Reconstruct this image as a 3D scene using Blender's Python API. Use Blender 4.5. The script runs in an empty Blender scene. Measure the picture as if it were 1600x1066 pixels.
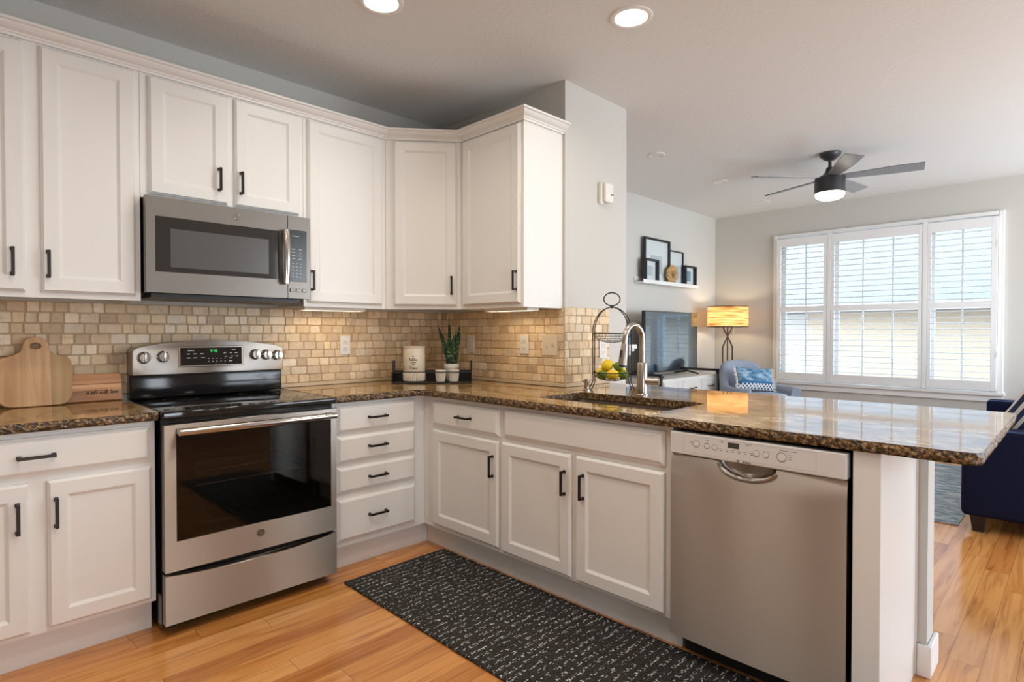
import bpy, bmesh, math, random
from mathutils import Vector, Matrix
random.seed(7)
PI = math.pi
SC = bpy.context.scene
COL = SC.collection
# ------------------------------------------------------------------ camera
cam_d = bpy.data.cameras.new('camera')
cam_d.sensor_width = 36.0
cam_d.lens = 897.35 / 1600 * 36.0
cam_d.clip_start = 0.05
cam_d.clip_end = 200
cam = bpy.data.objects.new('camera', cam_d)
COL.objects.link(cam)
cam.location = (-2.589, -3.294, 1.2354)
cam.rotation_euler = (math.radians(90 - 0.835), 0, math.radians(44.888 - 90))
SC.camera = cam
# ------------------------------------------------------------------ world, exposure
SC.view_settings.view_transform = 'Standard'
SC.view_settings.look = 'None'
SC.view_settings.gamma = 1.0
SC.view_settings.use_curve_mapping = False
SC.view_settings.exposure = -0.30
SKY = 11.5            # sky brightness
CAN_W = 6.6         # watts of one recessed lamp
STRIP_W = .8
FAN_W = 9.0
FLOOR_LAMP_W = 7.0
try:
    SC.cycles.use_denoising = True
    SC.cycles.max_bounces = 10
    SC.cycles.diffuse_bounces = 6
    SC.cycles.glossy_bounces = 5
    SC.cycles.transparent_max_bounces = 12
    SC.cycles.sample_clamp_indirect = 6.0
    SC.cycles.caustics_reflective = False
    SC.cycles.caustics_refractive = False
except Exception:
    pass
W = bpy.data.worlds.new('sky'); SC.world = W; W.use_nodes = True
_n = W.node_tree.nodes; _l = W.node_tree.links
_n.clear()
_tc = _n.new('ShaderNodeTexCoord'); _sx = _n.new('ShaderNodeSeparateXYZ'); _cr = _n.new('ShaderNodeValToRGB')
_bg = _n.new('ShaderNodeBackground'); _ow = _n.new('ShaderNodeOutputWorld')
_l.new(_tc.outputs['Generated'], _sx.inputs[0]); _l.new(_sx.outputs['Z'], _cr.inputs[0])
_cr.color_ramp.elements[0].position = 0.0; _cr.color_ramp.elements[0].color = (0.86, 0.93, 1.0, 1)
_cr.color_ramp.elements[1].position = 0.8; _cr.color_ramp.elements[1].color = (0.55, 0.75, 1.0, 1)
_l.new(_cr.outputs[0], _bg.inputs[0]); _bg.inputs[1].default_value = SKY
_l.new(_bg.outputs[0], _ow.inputs[0])

def portal(name, loc, rot, sx, sy):
    d = bpy.data.lights.new(name, 'AREA'); d.shape = 'RECTANGLE'; d.size = sx; d.size_y = sy
    try: d.cycles.is_portal = True
    except Exception: pass
    o = bpy.data.objects.new(name, d); o.location = loc; o.rotation_euler = rot; COL.objects.link(o)
    return o
portal('window_portal', (4.72, -1.71, 1.52), (0, math.radians(90), 0), 1.7, 2.1)       # faces -x
portal('living_fill_portal', (2.6, -5.72, 1.2), (math.radians(90), 0, 0), 3.5, 2.4)  # unseen patio opening, added to let daylight into the living room
portal('kitchen_fill_portal', (-2.0, -5.72, 1.05), (math.radians(90), 0, 0), .75, 2.1)  # unseen door opening, added for cool fill on the base cabinets
portal('side_fill_portal', (4.72, -4.35, 1.4), (0, math.radians(90), 0), 1.9, 2.0)  # unseen side opening, added to bring in more daylight

# ------------------------------------------------------------------ materials
def mk(name):
    m = bpy.data.materials.new(name); m.use_nodes = True
    nt = m.node_tree; b = nt.nodes.get('Principled BSDF')
    return m, nt, b
def N(nt, t, **kw):
    n = nt.nodes.new(t)
    for k, v in kw.items(): setattr(n, k, v)
    return n
def mat(name, col, rough=.5, metal=0.0, spec=.5, coat=0.0, bump=None, var=0.0, aniso=0.0):
    m, nt, b = mk(name)
    b.inputs['Base Color'].default_value = (*col, 1)
    b.inputs['Roughness'].default_value = rough
    b.inputs['Metallic'].default_value = metal
    b.inputs['Specular IOR Level'].default_value = spec
    b.inputs['Coat Weight'].default_value = coat
    if aniso:
        b.inputs['Anisotropic'].default_value = aniso; b.inputs['Anisotropic Rotation'].default_value = .25
        tg = N(nt, 'ShaderNodeTangent'); tg.direction_type = 'RADIAL'; tg.axis = 'Z'
        nt.links.new(tg.outputs[0], b.inputs['Tangent'])
    if bump or var:
        tc = N(nt, 'ShaderNodeTexCoord')
        nz = N(nt, 'ShaderNodeTexNoise'); nz.inputs['Scale'].default_value = bump[0] if bump else 8.0
        nz.inputs['Detail'].default_value = 4
        nt.links.new(tc.outputs['Object'], nz.inputs['Vector'])
        if bump:
            bp = N(nt, 'ShaderNodeBump'); bp.inputs['Strength'].default_value = bump[1]; bp.inputs['Distance'].default_value = bump[2] if len(bump) > 2 else .002
            nt.links.new(nz.outputs['Fac'], bp.inputs['Height']); nt.links.new(bp.outputs[0], b.inputs['Normal'])
        if var:
            hs = N(nt, 'ShaderNodeHueSaturation'); hs.inputs['Color'].default_value = (*col, 1)
            mr = N(nt, 'ShaderNodeMapRange'); mr.inputs['To Min'].default_value = 1 - var; mr.inputs['To Max'].default_value = 1 + var
            nt.links.new(nz.outputs['Fac'], mr.inputs[0]); nt.links.new(mr.outputs[0], hs.inputs['Value'])
            nt.links.new(hs.outputs[0], b.inputs['Base Color'])
    return m
def emit(name, col, s):
    m, nt, b = mk(name)
    b.inputs['Base Color'].default_value = (*col, 1)
    b.inputs['Emission Color'].default_value = (*col, 1); b.inputs['Emission Strength'].default_value = s
    return m
def ramp(nt, pts):
    r = N(nt, 'ShaderNodeValToRGB'); e = r.color_ramp.elements
    while len(e) < len(pts): e.new(0.5)
    for i, (p, c) in enumerate(pts): e[i].position = p; e[i].color = (*c, 1)
    return r
def mth(nt, op, a, b=None):
    n = N(nt, 'ShaderNodeMath'); n.operation = op
    for i, v in enumerate((a, b)):
        if v is None: continue
        if isinstance(v, (int, float)): n.inputs[i].default_value = v
        else: nt.links.new(v, n.inputs[i])
    return n.outputs[0]
def mixc(nt, f, a, b, mode='MIX'):
    n = N(nt, 'ShaderNodeMix'); n.data_type = 'RGBA'; n.blend_type = mode
    for s, v in ((n.inputs['Factor'], f), (n.inputs[6], a), (n.inputs[7], b)):
        if isinstance(v, (int, float)): s.default_value = v
        elif isinstance(v, tuple): s.default_value = (*v, 1)
        else: nt.links.new(v, s)
    return n.outputs[2]

def floor_mat():
    m, nt, b = mk('oak_plank_floor'); L = nt.links
    tc = N(nt, 'ShaderNodeTexCoord'); s = N(nt, 'ShaderNodeSeparateXYZ'); L.new(tc.outputs['Object'], s.inputs[0])
    PW, PL = .098, 1.15
    ry = mth(nt, 'DIVIDE', s.outputs['Y'], PW); row = mth(nt, 'FLOOR', ry); fy = mth(nt, 'FRACT', ry)
    wn = N(nt, 'ShaderNodeTexWhiteNoise'); wn.noise_dimensions = '1D'; L.new(row, wn.inputs['W'])
    ox = mth(nt, 'MULTIPLY', wn.outputs['Value'], 7.3)
    rx = mth(nt, 'ADD', mth(nt, 'DIVIDE', s.outputs['X'], PL), ox); cl = mth(nt, 'FLOOR', rx); fx = mth(nt, 'FRACT', rx)
    cb = N(nt, 'ShaderNodeCombineXYZ'); L.new(row, cb.inputs[0]); L.new(cl, cb.inputs[1])
    w2 = N(nt, 'ShaderNodeTexWhiteNoise'); w2.noise_dimensions = '2D'; L.new(cb.outputs[0], w2.inputs['Vector'])
    plank = ramp(nt, [(0, (.50, .19, .046)), (.3, (.63, .27, .072)), (.6, (.71, .325, .094)), (.85, (.78, .39, .13)), (1, (.57, .22, .055))])
    L.new(w2.outputs['Value'], plank.inputs[0])
    # grain: stretched along x, shifted per plank
    g = N(nt, 'ShaderNodeCombineXYZ')
    L.new(mth(nt, 'MULTIPLY', s.outputs['X'], 1.6), g.inputs[0])
    L.new(mth(nt, 'MULTIPLY', s.outputs['Y'], 22.0), g.inputs[1])
    L.new(mth(nt, 'MULTIPLY', w2.outputs['Value'], 40.0), g.inputs[2])
    nz = N(nt, 'ShaderNodeTexNoise'); nz.inputs['Scale'].default_value = 1.6; nz.inputs['Detail'].default_value = 6; nz.inputs['Distortion'].default_value = .8
    L.new(g.outputs[0], nz.inputs['Vector'])
    gr = ramp(nt, [(.30, (.50, .40, .32)), (.45, (.92, .90, .88)), (.6, (1, 1, 1)), (.8, (1.0, 1.0, 1.0))])
    L.new(nz.outputs['Fac'], gr.inputs[0])
    c = mixc(nt, .75, plank.outputs[0], gr.outputs[0], 'MULTIPLY')
    # broad flame figure
    n2 = N(nt, 'ShaderNodeTexNoise'); n2.inputs['Scale'].default_value = .5; n2.inputs['Detail'].default_value = 3; n2.inputs['Distortion'].default_value = 2.5
    L.new(g.outputs[0], n2.inputs['Vector'])
    g2 = ramp(nt, [(.38, (.74, .60, .46)), (.5, (1, 1, 1))]); L.new(n2.outputs['Fac'], g2.inputs[0])
    c = mixc(nt, .6, c, g2.outputs[0], 'MULTIPLY')
    # gaps
    ey = mth(nt, 'MINIMUM', fy, mth(nt, 'SUBTRACT', 1.0, fy)); ex = mth(nt, 'MINIMUM', fx, mth(nt, 'SUBTRACT', 1.0, fx))
    gap = mth(nt, 'MAXIMUM', mth(nt, 'LESS_THAN', ey, .011), mth(nt, 'LESS_THAN', ex, .0012))
    c = mixc(nt, mth(nt, 'MULTIPLY', gap, .55), c, (.10, .04, .015))
    L.new(c, b.inputs['Base Color'])
    b.inputs['Roughness'].default_value = .17
    b.inputs['Specular IOR Level'].default_value = .75
    bp = N(nt, 'ShaderNodeBump'); bp.inputs['Strength'].default_value = .12; bp.inputs['Distance'].default_value = .002
    L.new(mth(nt, 'SUBTRACT', nz.outputs['Fac'], gap), bp.inputs['Height']); L.new(bp.outputs[0], b.inputs['Normal'])
    return m

def granite_mat():
    m, nt, b = mk('brown_gold_granite'); L = nt.links
    tc = N(nt, 'ShaderNodeTexCoord')
    mp = N(nt, 'ShaderNodeMapping'); L.new(tc.outputs['Object'], mp.inputs[0])
    mp.inputs['Scale'].default_value = (1.0, .35, 1.0); mp.inputs['Rotation'].default_value = (0, 0, math.radians(20))
    veins = N(nt, 'ShaderNodeTexNoise'); veins.inputs['Scale'].default_value = 9; veins.inputs['Detail'].default_value = 8; veins.inputs['Roughness'].default_value = .62; veins.inputs['Distortion'].default_value = 1.6
    L.new(mp.outputs[0], veins.inputs['Vector'])
    vr = ramp(nt, [(.28, (.07, .042, .022)), (.40, (.22, .125, .05)), (.49, (.38, .235, .095)), (.58, (.52, .36, .17)), (.68, (.70, .55, .33)), (.78, (.36, .22, .09))])
    L.new(veins.outputs['Fac'], vr.inputs[0])
    sp = N(nt, 'ShaderNodeTexNoise'); sp.inputs['Scale'].default_value = 85; sp.inputs['Detail'].default_value = 5; sp.inputs['Roughness'].default_value = .7
    L.new(tc.outputs['Object'], sp.inputs['Vector'])
    sr = ramp(nt, [(.36, (.22, .17, .13)), (.45, (.78, .74, .68)), (.55, (1, 1, 1)), (.70, (1.25, 1.18, 1.05))])
    L.new(sp.outputs['Fac'], sr.inputs[0])
    c = mixc(nt, .8, vr.outputs[0], sr.outputs[0], 'MULTIPLY')
    L.new(c, b.inputs['Base Color'])
    b.inputs['Roughness'].default_value = .045
    b.inputs['Specular IOR Level'].default_value = .9; b.inputs['IOR'].default_value = 1.75
    return m

def granite_edge_mat():
    m, nt, b = mk('chiselled_granite_edge'); L = nt.links
    tc = N(nt, 'ShaderNodeTexCoord')
    sp = N(nt, 'ShaderNodeTexNoise'); sp.inputs['Scale'].default_value = 95; sp.inputs['Detail'].default_value = 4; sp.inputs['Roughness'].default_value = .6; sp.inputs['Distortion'].default_value = .6
    L.new(tc.outputs['Object'], sp.inputs['Vector'])
    sr = ramp(nt, [(.36, (.012, .009, .007)), (.46, (.06, .036, .018)), (.55, (.19, .11, .045)), (.63, (.36, .23, .10)), (.74, (.62, .46, .26))])
    L.new(sp.outputs['Fac'], sr.inputs[0]); L.new(sr.outputs[0], b.inputs['Base Color'])
    b.inputs['Roughness'].default_value = .3
    bp = N(nt, 'ShaderNodeBump'); bp.inputs['Strength'].default_value = .7; bp.inputs['Distance'].default_value = .004
    L.new(sp.outputs['Fac'], bp.inputs['Height']); L.new(bp.outputs[0], b.inputs['Normal'])
    return m

def tile_mat():
    m, nt, b = mk('tumbled_travertine'); L = nt.links
    at = N(nt, 'ShaderNodeAttribute'); at.attribute_name = 'tone'
    tc = N(nt, 'ShaderNodeTexCoord')
    nz = N(nt, 'ShaderNodeTexNoise'); nz.inputs['Scale'].default_value = 35; nz.inputs['Detail'].default_value = 6; nz.inputs['Roughness'].default_value = .65
    L.new(tc.outputs['Object'], nz.inputs['Vector'])
    r = ramp(nt, [(.28, (.50, .42, .34)), (.40, (.88, .86, .83)), (.6, (1.0, 1.0, 1.0)), (.8, (1.12, 1.1, 1.05))]); L.new(nz.outputs['Fac'], r.inputs[0])
    c = mixc(nt, .75, at.outputs['Color'], r.outputs[0], 'MULTIPLY')
    L.new(c, b.inputs['Base Color']); b.inputs['Roughness'].default_value = .5
    bp = N(nt, 'ShaderNodeBump'); bp.inputs['Strength'].default_value = .5; bp.inputs['Distance'].default_value = .003
    L.new(nz.outputs['Fac'], bp.inputs['Height']); L.new(bp.outputs[0], b.inputs['Normal'])
    return m

def wood_mat(name, cols, axis=0, scale=1.0, rough=.45, stripes=None):
    m, nt, b = mk(name); L = nt.links
    tc = N(nt, 'ShaderNodeTexCoord'); mp = N(nt, 'ShaderNodeMapping'); L.new(tc.outputs['Object'], mp.inputs[0])
    sc = [26.0 * scale] * 3; sc[axis] = 2.2 * scale; mp.inputs['Scale'].default_value = sc
    nz = N(nt, 'ShaderNodeTexNoise'); nz.inputs['Scale'].default_value = 1.2; nz.inputs['Detail'].default_value = 6; nz.inputs['Distortion'].default_value = .7
    L.new(mp.outputs[0], nz.inputs['Vector'])
    r = ramp(nt, [(.3, cols[0]), (.5, cols[1]), (.7, cols[2])]); L.new(nz.outputs['Fac'], r.inputs[0])
    c = r.outputs[0]
    if stripes:                       # glued-up strips of different woods: (object axis, edges, tints)
        s = N(nt, 'ShaderNodeSeparateXYZ'); L.new(tc.outputs['Object'], s.inputs[0])
        for lo, tint in stripes[1]:
            c = mixc(nt, mth(nt, 'MULTIPLY', mth(nt, 'GREATER_THAN', s.outputs[stripes[0]], lo), 1.0), c, mixc(nt, 1.0, r.outputs[0], tint, 'MULTIPLY'))
    L.new(c, b.inputs['Base Color']); b.inputs['Roughness'].default_value = rough
    return m

def runner_mat():
    m, nt, b = mk('charcoal_woven_runner'); L = nt.links
    tc = N(nt, 'ShaderNodeTexCoord'); s = N(nt, 'ShaderNodeSeparateXYZ'); L.new(tc.outputs['Object'], s.inputs[0])
    # rows of pale flecks across the runner
    row = mth(nt, 'DIVIDE', s.outputs['Y'], .037); fr = mth(nt, 'FRACT', row)
    band = mth(nt, 'LESS_THAN', mth(nt, 'ABSOLUTE', mth(nt, 'SUBTRACT', fr, .5)), .24)
    cm = N(nt, 'ShaderNodeMapping'); L.new(tc.outputs['Object'], cm.inputs[0]); cm.inputs['Scale'].default_value = (.55, 1.0, 1)
    vz = N(nt, 'ShaderNodeTexVoronoi'); vz.inputs['Scale'].default_value = 165; L.new(cm.outputs[0], vz.inputs['Vector'])
    vs = N(nt, 'ShaderNodeSeparateColor'); L.new(vz.outputs['Color'], vs.inputs[0])
    pick = mth(nt, 'MULTIPLY', mth(nt, 'LESS_THAN', vs.outputs[0], .40), mth(nt, 'LESS_THAN', vz.outputs['Distance'], .52))
    f = mth(nt, 'MULTIPLY', band, pick)
    dk = N(nt, 'ShaderNodeTexNoise'); dk.inputs['Scale'].default_value = 160; L.new(tc.outputs['Object'], dk.inputs['Vector'])
    base = ramp(nt, [(.35, (.018, .017, .016)), (.65, (.062, .058, .054))]); L.new(dk.outputs['Fac'], base.inputs[0])
    fl = ramp(nt, [(0, (.30, .30, .29)), (1, (.62, .61, .58))]); L.new(vs.outputs[1], fl.inputs[0])
    L.new(mixc(nt, f, base.outputs[0], fl.outputs[0]), b.inputs['Base Color'])
    b.inputs['Roughness'].default_value = .95; b.inputs['Specular IOR Level'].default_value = .1
    rib = mth(nt, 'SINE', mth(nt, 'MULTIPLY', s.outputs['Y'], 2 * PI / .037))
    bp = N(nt, 'ShaderNodeBump'); bp.inputs['Strength'].default_value = .8; bp.inputs['Distance'].default_value = .004
    L.new(mth(nt, 'ADD', mth(nt, 'ADD', mth(nt, 'MULTIPLY', rib, -.4), dk.outputs['Fac']), f), bp.inputs['Height']); L.new(bp.outputs[0], b.inputs['Normal'])
    return m

def area_rug_mat():
    m, nt, b = mk('distressed_blue_rug'); L = nt.links
    tc = N(nt, 'ShaderNodeTexCoord')
    mp = N(nt, 'ShaderNodeMapping'); L.new(tc.outputs['Object'], mp.inputs[0]); mp.inputs['Scale'].default_value = (9, 3, 1)
    nz = N(nt, 'ShaderNodeTexNoise'); nz.inputs['Scale'].default_value = 3; nz.inputs['Detail'].default_value = 8; nz.inputs['Roughness'].default_value = .75
    L.new(mp.outputs[0], nz.inputs['Vector'])
    r = ramp(nt, [(.32, (.06, .12, .19)), (.44, (.24, .34, .42)), (.54, (.50, .57, .61)), (.66, (.74, .76, .75))]); L.new(nz.outputs['Fac'], r.inputs[0])
    s = N(nt, 'ShaderNodeSeparateXYZ'); L.new(tc.outputs['Object'], s.inputs[0])
    w = mth(nt, 'SINE', mth(nt, 'MULTIPLY', mth(nt, 'ADD', s.outputs['X'], mth(nt, 'MULTIPLY', s.outputs['Y'], .0)), 26.0))
    st = ramp(nt, [(.35, (.72, .78, .86)), (.6, (1, 1, 1))]); L.new(mth(nt, 'ADD', mth(nt, 'MULTIPLY', w, .25), .5), st.inputs[0])
    L.new(mixc(nt, .7, r.outputs[0], st.outputs[0], 'MULTIPLY'), b.inputs['Base Color'])
    b.inputs['Roughness'].default_value = .95
    return m

def ceiling_mat():
    return mat('textured_white_ceiling_paint', (.71, .72, .715), .9, bump=(46, .42, .006))

def stripe_mat(name, axis, period, duty, c1, c2, rough=.9):
    m, nt, b = mk(name); L = nt.links
    tc = N(nt, 'ShaderNodeTexCoord'); s = N(nt, 'ShaderNodeSeparateXYZ'); L.new(tc.outputs['Object'], s.inputs[0])
    f = mth(nt, 'LESS_THAN', mth(nt, 'FRACT', mth(nt, 'DIVIDE', s.outputs[axis], period)), duty)
    L.new(mixc(nt, f, c1, c2), b.inputs['Base Color']); b.inputs['Roughness'].default_value = rough
    return m

def blue_pillow_mat():
    # local z is up the pillow (-.15 .. .15), local x along it
    m, nt, b = mk('blue_woven_cushion'); L = nt.links
    tc = N(nt, 'ShaderNodeTexCoord'); s = N(nt, 'ShaderNodeSeparateXYZ'); L.new(tc.outputs['Object'], s.inputs[0])
    nz = N(nt, 'ShaderNodeTexNoise'); nz.inputs['Scale'].default_value = 40; nz.inputs['Detail'].default_value = 5
    mp = N(nt, 'ShaderNodeMapping'); mp.inputs['Scale'].default_value = (.25, 1, 1); L.new(tc.outputs['Object'], mp.inputs[0]); L.new(mp.outputs[0], nz.inputs['Vector'])
    top = ramp(nt, [(.38, (.05, .14, .26)), (.5, (.13, .27, .42)), (.62, (.34, .48, .60))]); L.new(nz.outputs['Fac'], top.inputs[0])
    u = mth(nt, 'FRACT', mth(nt, 'DIVIDE', mth(nt, 'ADD', s.outputs['X'], s.outputs['Z']), .042)); v = mth(nt, 'FRACT', mth(nt, 'DIVIDE', mth(nt, 'SUBTRACT', s.outputs['X'], s.outputs['Z']), .042))
    lat = mth(nt, 'MAXIMUM', mth(nt, 'LESS_THAN', u, .35), mth(nt, 'LESS_THAN', v, .35))
    low = mixc(nt, lat, (.03, .08, .16), (.75, .76, .76))
    c = mixc(nt, mth(nt, 'LESS_THAN', s.outputs['Z'], -.03), top.outputs[0], (.03, .14, .30))
    c = mixc(nt, mth(nt, 'LESS_THAN', s.outputs['Z'], -.055), c, low)
    L.new(c, b.inputs['Base Color']); b.inputs['Roughness'].default_value = .95
    return m

def leaf_mat():
    m, nt, b = mk('variegated_snake_plant_leaf'); L = nt.links
    tc = N(nt, 'ShaderNodeTexCoord'); mp = N(nt, 'ShaderNodeMapping'); mp.inputs['Scale'].default_value = (18, 18, 75); L.new(tc.outputs['Object'], mp.inputs[0])
    nz = N(nt, 'ShaderNodeTexNoise'); nz.inputs['Scale'].default_value = 1.3; nz.inputs['Detail'].default_value = 3; nz.inputs['Distortion'].default_value = 1; L.new(mp.outputs[0], nz.inputs['Vector'])
    r = ramp(nt, [(.45, (.012, .035, .016)), (.56, (.03, .075, .03)), (.66, (.22, .30, .14))]); L.new(nz.outputs['Fac'], r.inputs[0])
    L.new(r.outputs[0], b.inputs['Base Color']); b.inputs['Roughness'].default_value = .65; b.inputs['Specular IOR Level'].default_value = .25
    return m

def shade_mat():
    m, nt, b = mk('woven_amber_lamp_shade'); L = nt.links
    tc = N(nt, 'ShaderNodeTexCoord'); mp = N(nt, 'ShaderNodeMapping'); mp.inputs['Scale'].default_value = (3, 3, 90); L.new(tc.outputs['Object'], mp.inputs[0])
    nz = N(nt, 'ShaderNodeTexNoise'); nz.inputs['Scale'].default_value = 1.2; nz.inputs['Detail'].default_value = 4; L.new(mp.outputs[0], nz.inputs['Vector'])
    r = ramp(nt, [(.35, (.30, .14, .05)), (.5, (.80, .48, .20)), (.65, (.92, .68, .38))]); L.new(nz.outputs['Fac'], r.inputs[0])
    tr = N(nt, 'ShaderNodeBsdfTranslucent'); df = N(nt, 'ShaderNodeBsdfDiffuse'); mx = N(nt, 'ShaderNodeMixShader')
    L.new(r.outputs[0], tr.inputs[0]); L.new(r.outputs[0], df.inputs[0]); mx.inputs[0].default_value = .4
    L.new(tr.outputs[0], mx.inputs[1]); L.new(df.outputs[0], mx.inputs[2])
    L.new(mx.outputs[0], nt.nodes['Material Output'].inputs[0])
    return m

def pane_mat(name, tint, gloss_rough=.02, ior=1.45):
    m, nt, b = mk(name); L = nt.links
    tp = N(nt, 'ShaderNodeBsdfTransparent'); tp.inputs[0].default_value = (*tint, 1)
    gl = N(nt, 'ShaderNodeBsdfGlossy'); gl.inputs['Roughness'].default_value = gloss_rough
    fr = N(nt, 'ShaderNodeFresnel'); fr.inputs[0].default_value = ior
    ge = N(nt, 'ShaderNodeNewGeometry')
    mx = N(nt, 'ShaderNodeMixShader'); L.new(mth(nt, 'MULTIPLY', fr.outputs[0], mth(nt, 'SUBTRACT', 1.0, ge.outputs['Backfacing'])), mx.inputs[0]); L.new(tp.outputs[0], mx.inputs[1]); L.new(gl.outputs[0], mx.inputs[2])
    L.new(mx.outputs[0], nt.nodes['Material Output'].inputs[0])
    return m

M = {}
M['wall'] = mat('pale_grey_wall_paint', (.58, .57, .535), .85, bump=(60, .15, .002))
M['ceiling'] = ceiling_mat()
M['floor'] = floor_mat()
M['white'] = mat('white_cabinet_paint', (.785, .778, .752), .35, spec=.4)
M['toe'] = mat('white_toe_kick_paint', (.74, .73, .71), .5)
M['trim'] = mat('white_trim_paint', (.82, .82, .81), .4)
M['shutter'] = mat('white_shutter_paint', (.84, .84, .84), .4)
M['pull'] = mat('black_bronze_metal', (.022, .018, .015), .35, metal=.6)
M['granite'] = granite_mat(); M['granite_edge'] = granite_edge_mat()
M['tile'] = tile_mat()
M['grout'] = mat('tan_grout', (.50, .37, .24), .9)
M['pencil'] = mat('cream_stone_trim', (.62, .50, .34), .5, var=.15)
M['steel'] = mat('brushed_stainless_steel', (.54, .50, .46), .44, metal=1, aniso=1.0)
M['steel_smooth'] = mat('polished_stainless_steel', (.52, .49, .455), .18, metal=1)
M['slate'] = mat('slate_finish_steel', (.205, .185, .165), .36, metal=.85)
M['nickel'] = mat('brushed_nickel', (.47, .41, .355), .26, metal=1)
M['black_glass'] = mat('black_ceramic_glass', (.008, .008, .009), .05, spec=.6)
M['black_enamel'] = mat('black_enamel', (.010, .010, .011), .12, spec=.5)
M['black_plastic'] = mat('black_plastic', (.015, .015, .016), .4)
M['dark'] = mat('dark_oven_enamel', (.12, .095, .08), .5)
M['chrome_wire'] = mat('chromed_wire', (.7, .7, .7), .2, metal=1)
M['oven_glass'] = pane_mat('smoked_oven_glass', (.60, .57, .54), .03, 1.5)
M['mw_glass'] = mat('smoked_microwave_glass', (.03, .03, .03), .06, spec=.7)
M['mw_screen'] = mat('grey_perforated_screen', (.085, .085, .085), .22, spec=.6)
M['panel_black'] = mat('dark_control_panel', (.028, .036, .038), .2)
M['print_grey'] = mat('pale_grey_print', (.50, .50, .50), .5)
M['print_dark'] = mat('dark_grey_print', (.10, .10, .10), .5)
M['green_led'] = emit('green_clock_digits', (.04, .7, .18), .55)
M['dw_panel'] = mat('silver_control_panel', (.74, .74, .74), .34, metal=.15)
M['lcd'] = mat('grey_display', (.05, .055, .05), .2)
M['sink'] = mat('brown_composite_sink', (.11, .078, .055), .45)
M['runner'] = runner_mat()
M['rug'] = area_rug_mat()
M['board'] = wood_mat('acacia_board', [(.42, .22, .09), (.56, .32, .145), (.66, .41, .20)], axis=2, scale=.6, stripes=(0, [(-.043, (1.10, 1.16, 1.28)), (.052, (.74, .78, .72))]))
M['board2'] = wood_mat('striped_acacia_board', [(.26, .11, .045), (.40, .19, .08), (.50, .27, .12)], axis=0, scale=.8, stripes=(2, [(.046, (.72, .66, .60)), (.050, (1.75, 1.95, 2.1)), (.078, (.62, .58, .52)), (.082, (1.25, 1.2, 1.15))]))
M['burn'] = mat('burnt_lettering', (.02, .010, .006), .7)
M['ceramic'] = mat('cream_ceramic', (.72, .66, .55), .45)
M['white_ceramic'] = mat('white_ceramic', (.74, .71, .66), .4)
M['knob_wood'] = mat('brown_wood', (.36, .17, .07), .5)
M['ink'] = mat('black_lettering', (.03, .03, .03), .6)
M['wire'] = mat('black_wire', (.02, .019, .018), .45, metal=.5)
M['tray'] = mat('black_tray_metal', (.012, .011, .011), .5)
M['terracotta'] = mat('terracotta_soil', (.25, .09, .035), .8)
M['leaf'] = leaf_mat()
M['outlet'] = mat('white_outlet_plastic', (.76, .74, .69), .35)
M['almond'] = mat('almond_switch_plastic', (.68, .60, .46), .35)
M['slot'] = mat('dark_slot', (.05, .045, .04), .6)
M['lemon'] = mat('lemon_skin', (.86, .60, .02), .42, bump=(140, .35, .002))
M['lime'] = mat('lime_skin', (.13, .20, .015), .4, bump=(140, .3, .002), var=.4)
M['stem'] = mat('dry_stem', (.20, .15, .05), .8)
M['can_trim'] = mat('white_lamp_trim', (.80, .79, .77), .5)
M['can_glow'] = emit('lit_lamp_lens', (1.0, .93, .82), 6.0)
M['can_off'] = mat('unlit_lamp_lens', (.70, .70, .69), .4)
M['strip_glow'] = emit('lit_strip_lens', (1.0, .82, .58), 1.6)
M['fan'] = mat('dark_bronze_fan_metal', (.045, .045, .05), .35, metal=.3)
M['blade'] = mat('grey_fan_blade', (.20, .20, .21), .3)
M['fan_glow'] = emit('lit_fan_lens', (1.0, .90, .74), 4.5)
M['frame'] = mat('black_frame', (.014, .016, .024), .35)
M['matboard'] = mat('white_mat_board', (.74, .74, .74), .8)
M['wreath'] = mat('dried_straw', (.50, .31, .13), .9, bump=(60, .9, .01), var=.4)
M['tv'] = mat('glossy_black_screen', (.26, .32, .38), .06, metal=1)
M['tv_frame'] = mat('black_tv_bezel', (.012, .012, .013), .35)
M['console'] = mat('whitewashed_wood', (.66, .65, .62), .5, var=.12)
M['iron'] = mat('black_iron', (.012, .011, .011), .5)
M['bronze'] = mat('bronze_lamp_metal', (.10, .065, .045), .35, metal=.7)
M['shade'] = shade_mat()
M['chair'] = mat('dusty_blue_upholstery', (.30, .345, .44), .9, bump=(220, .2, .002))
M['chair_in'] = mat('light_blue_seat_fabric', (.34, .40, .50), .9)
M['navy'] = mat('navy_upholstery', (.006, .009, .036), .9, spec=.2, bump=(220, .2, .002))
M['navy_piping'] = mat('blue_piping', (.03, .07, .20), .5)
M['sofa_leg'] = mat('black_wood_leg', (.010, .008, .010), .35)
M['cush_blue'] = blue_pillow_mat()
M['fringe'] = mat('cream_fringe', (.70, .67, .62), .95)
M['cush_stripe'] = stripe_mat('navy_and_white_stripes', 0, .046, .55, (.70, .69, .66), (.02, .03, .08))
M['glass'] = pane_mat('window_glass', (.96, .98, .98), 0.0, 1.25)
M['blue_glass'] = mat('blue_glass', (.12, .27, .38), .1, spec=.6)
M['stucco'] = mat('cream_stucco', (.37, .295, .22), .9, var=.05)
M['roof'] = mat('pale_blue_shingle', (.15, .148, .148), .8, var=.2)
M['outdoor_white'] = mat('weathered_white_siding', (.5, .48, .46), .8)
M['lawn'] = mat('pale_concrete', (.30, .29, .28), .9)
M['art_pale'] = mat('pale_grey_sketch', (.48, .52, .54), .8, var=.25)
M['art_blue'] = mat('blue_grey_photo', (.16, .27, .36), .5, var=.35)
M['pull_chain'] = mat('pale_pull_chain', (.6, .57, .5), .5)
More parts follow.
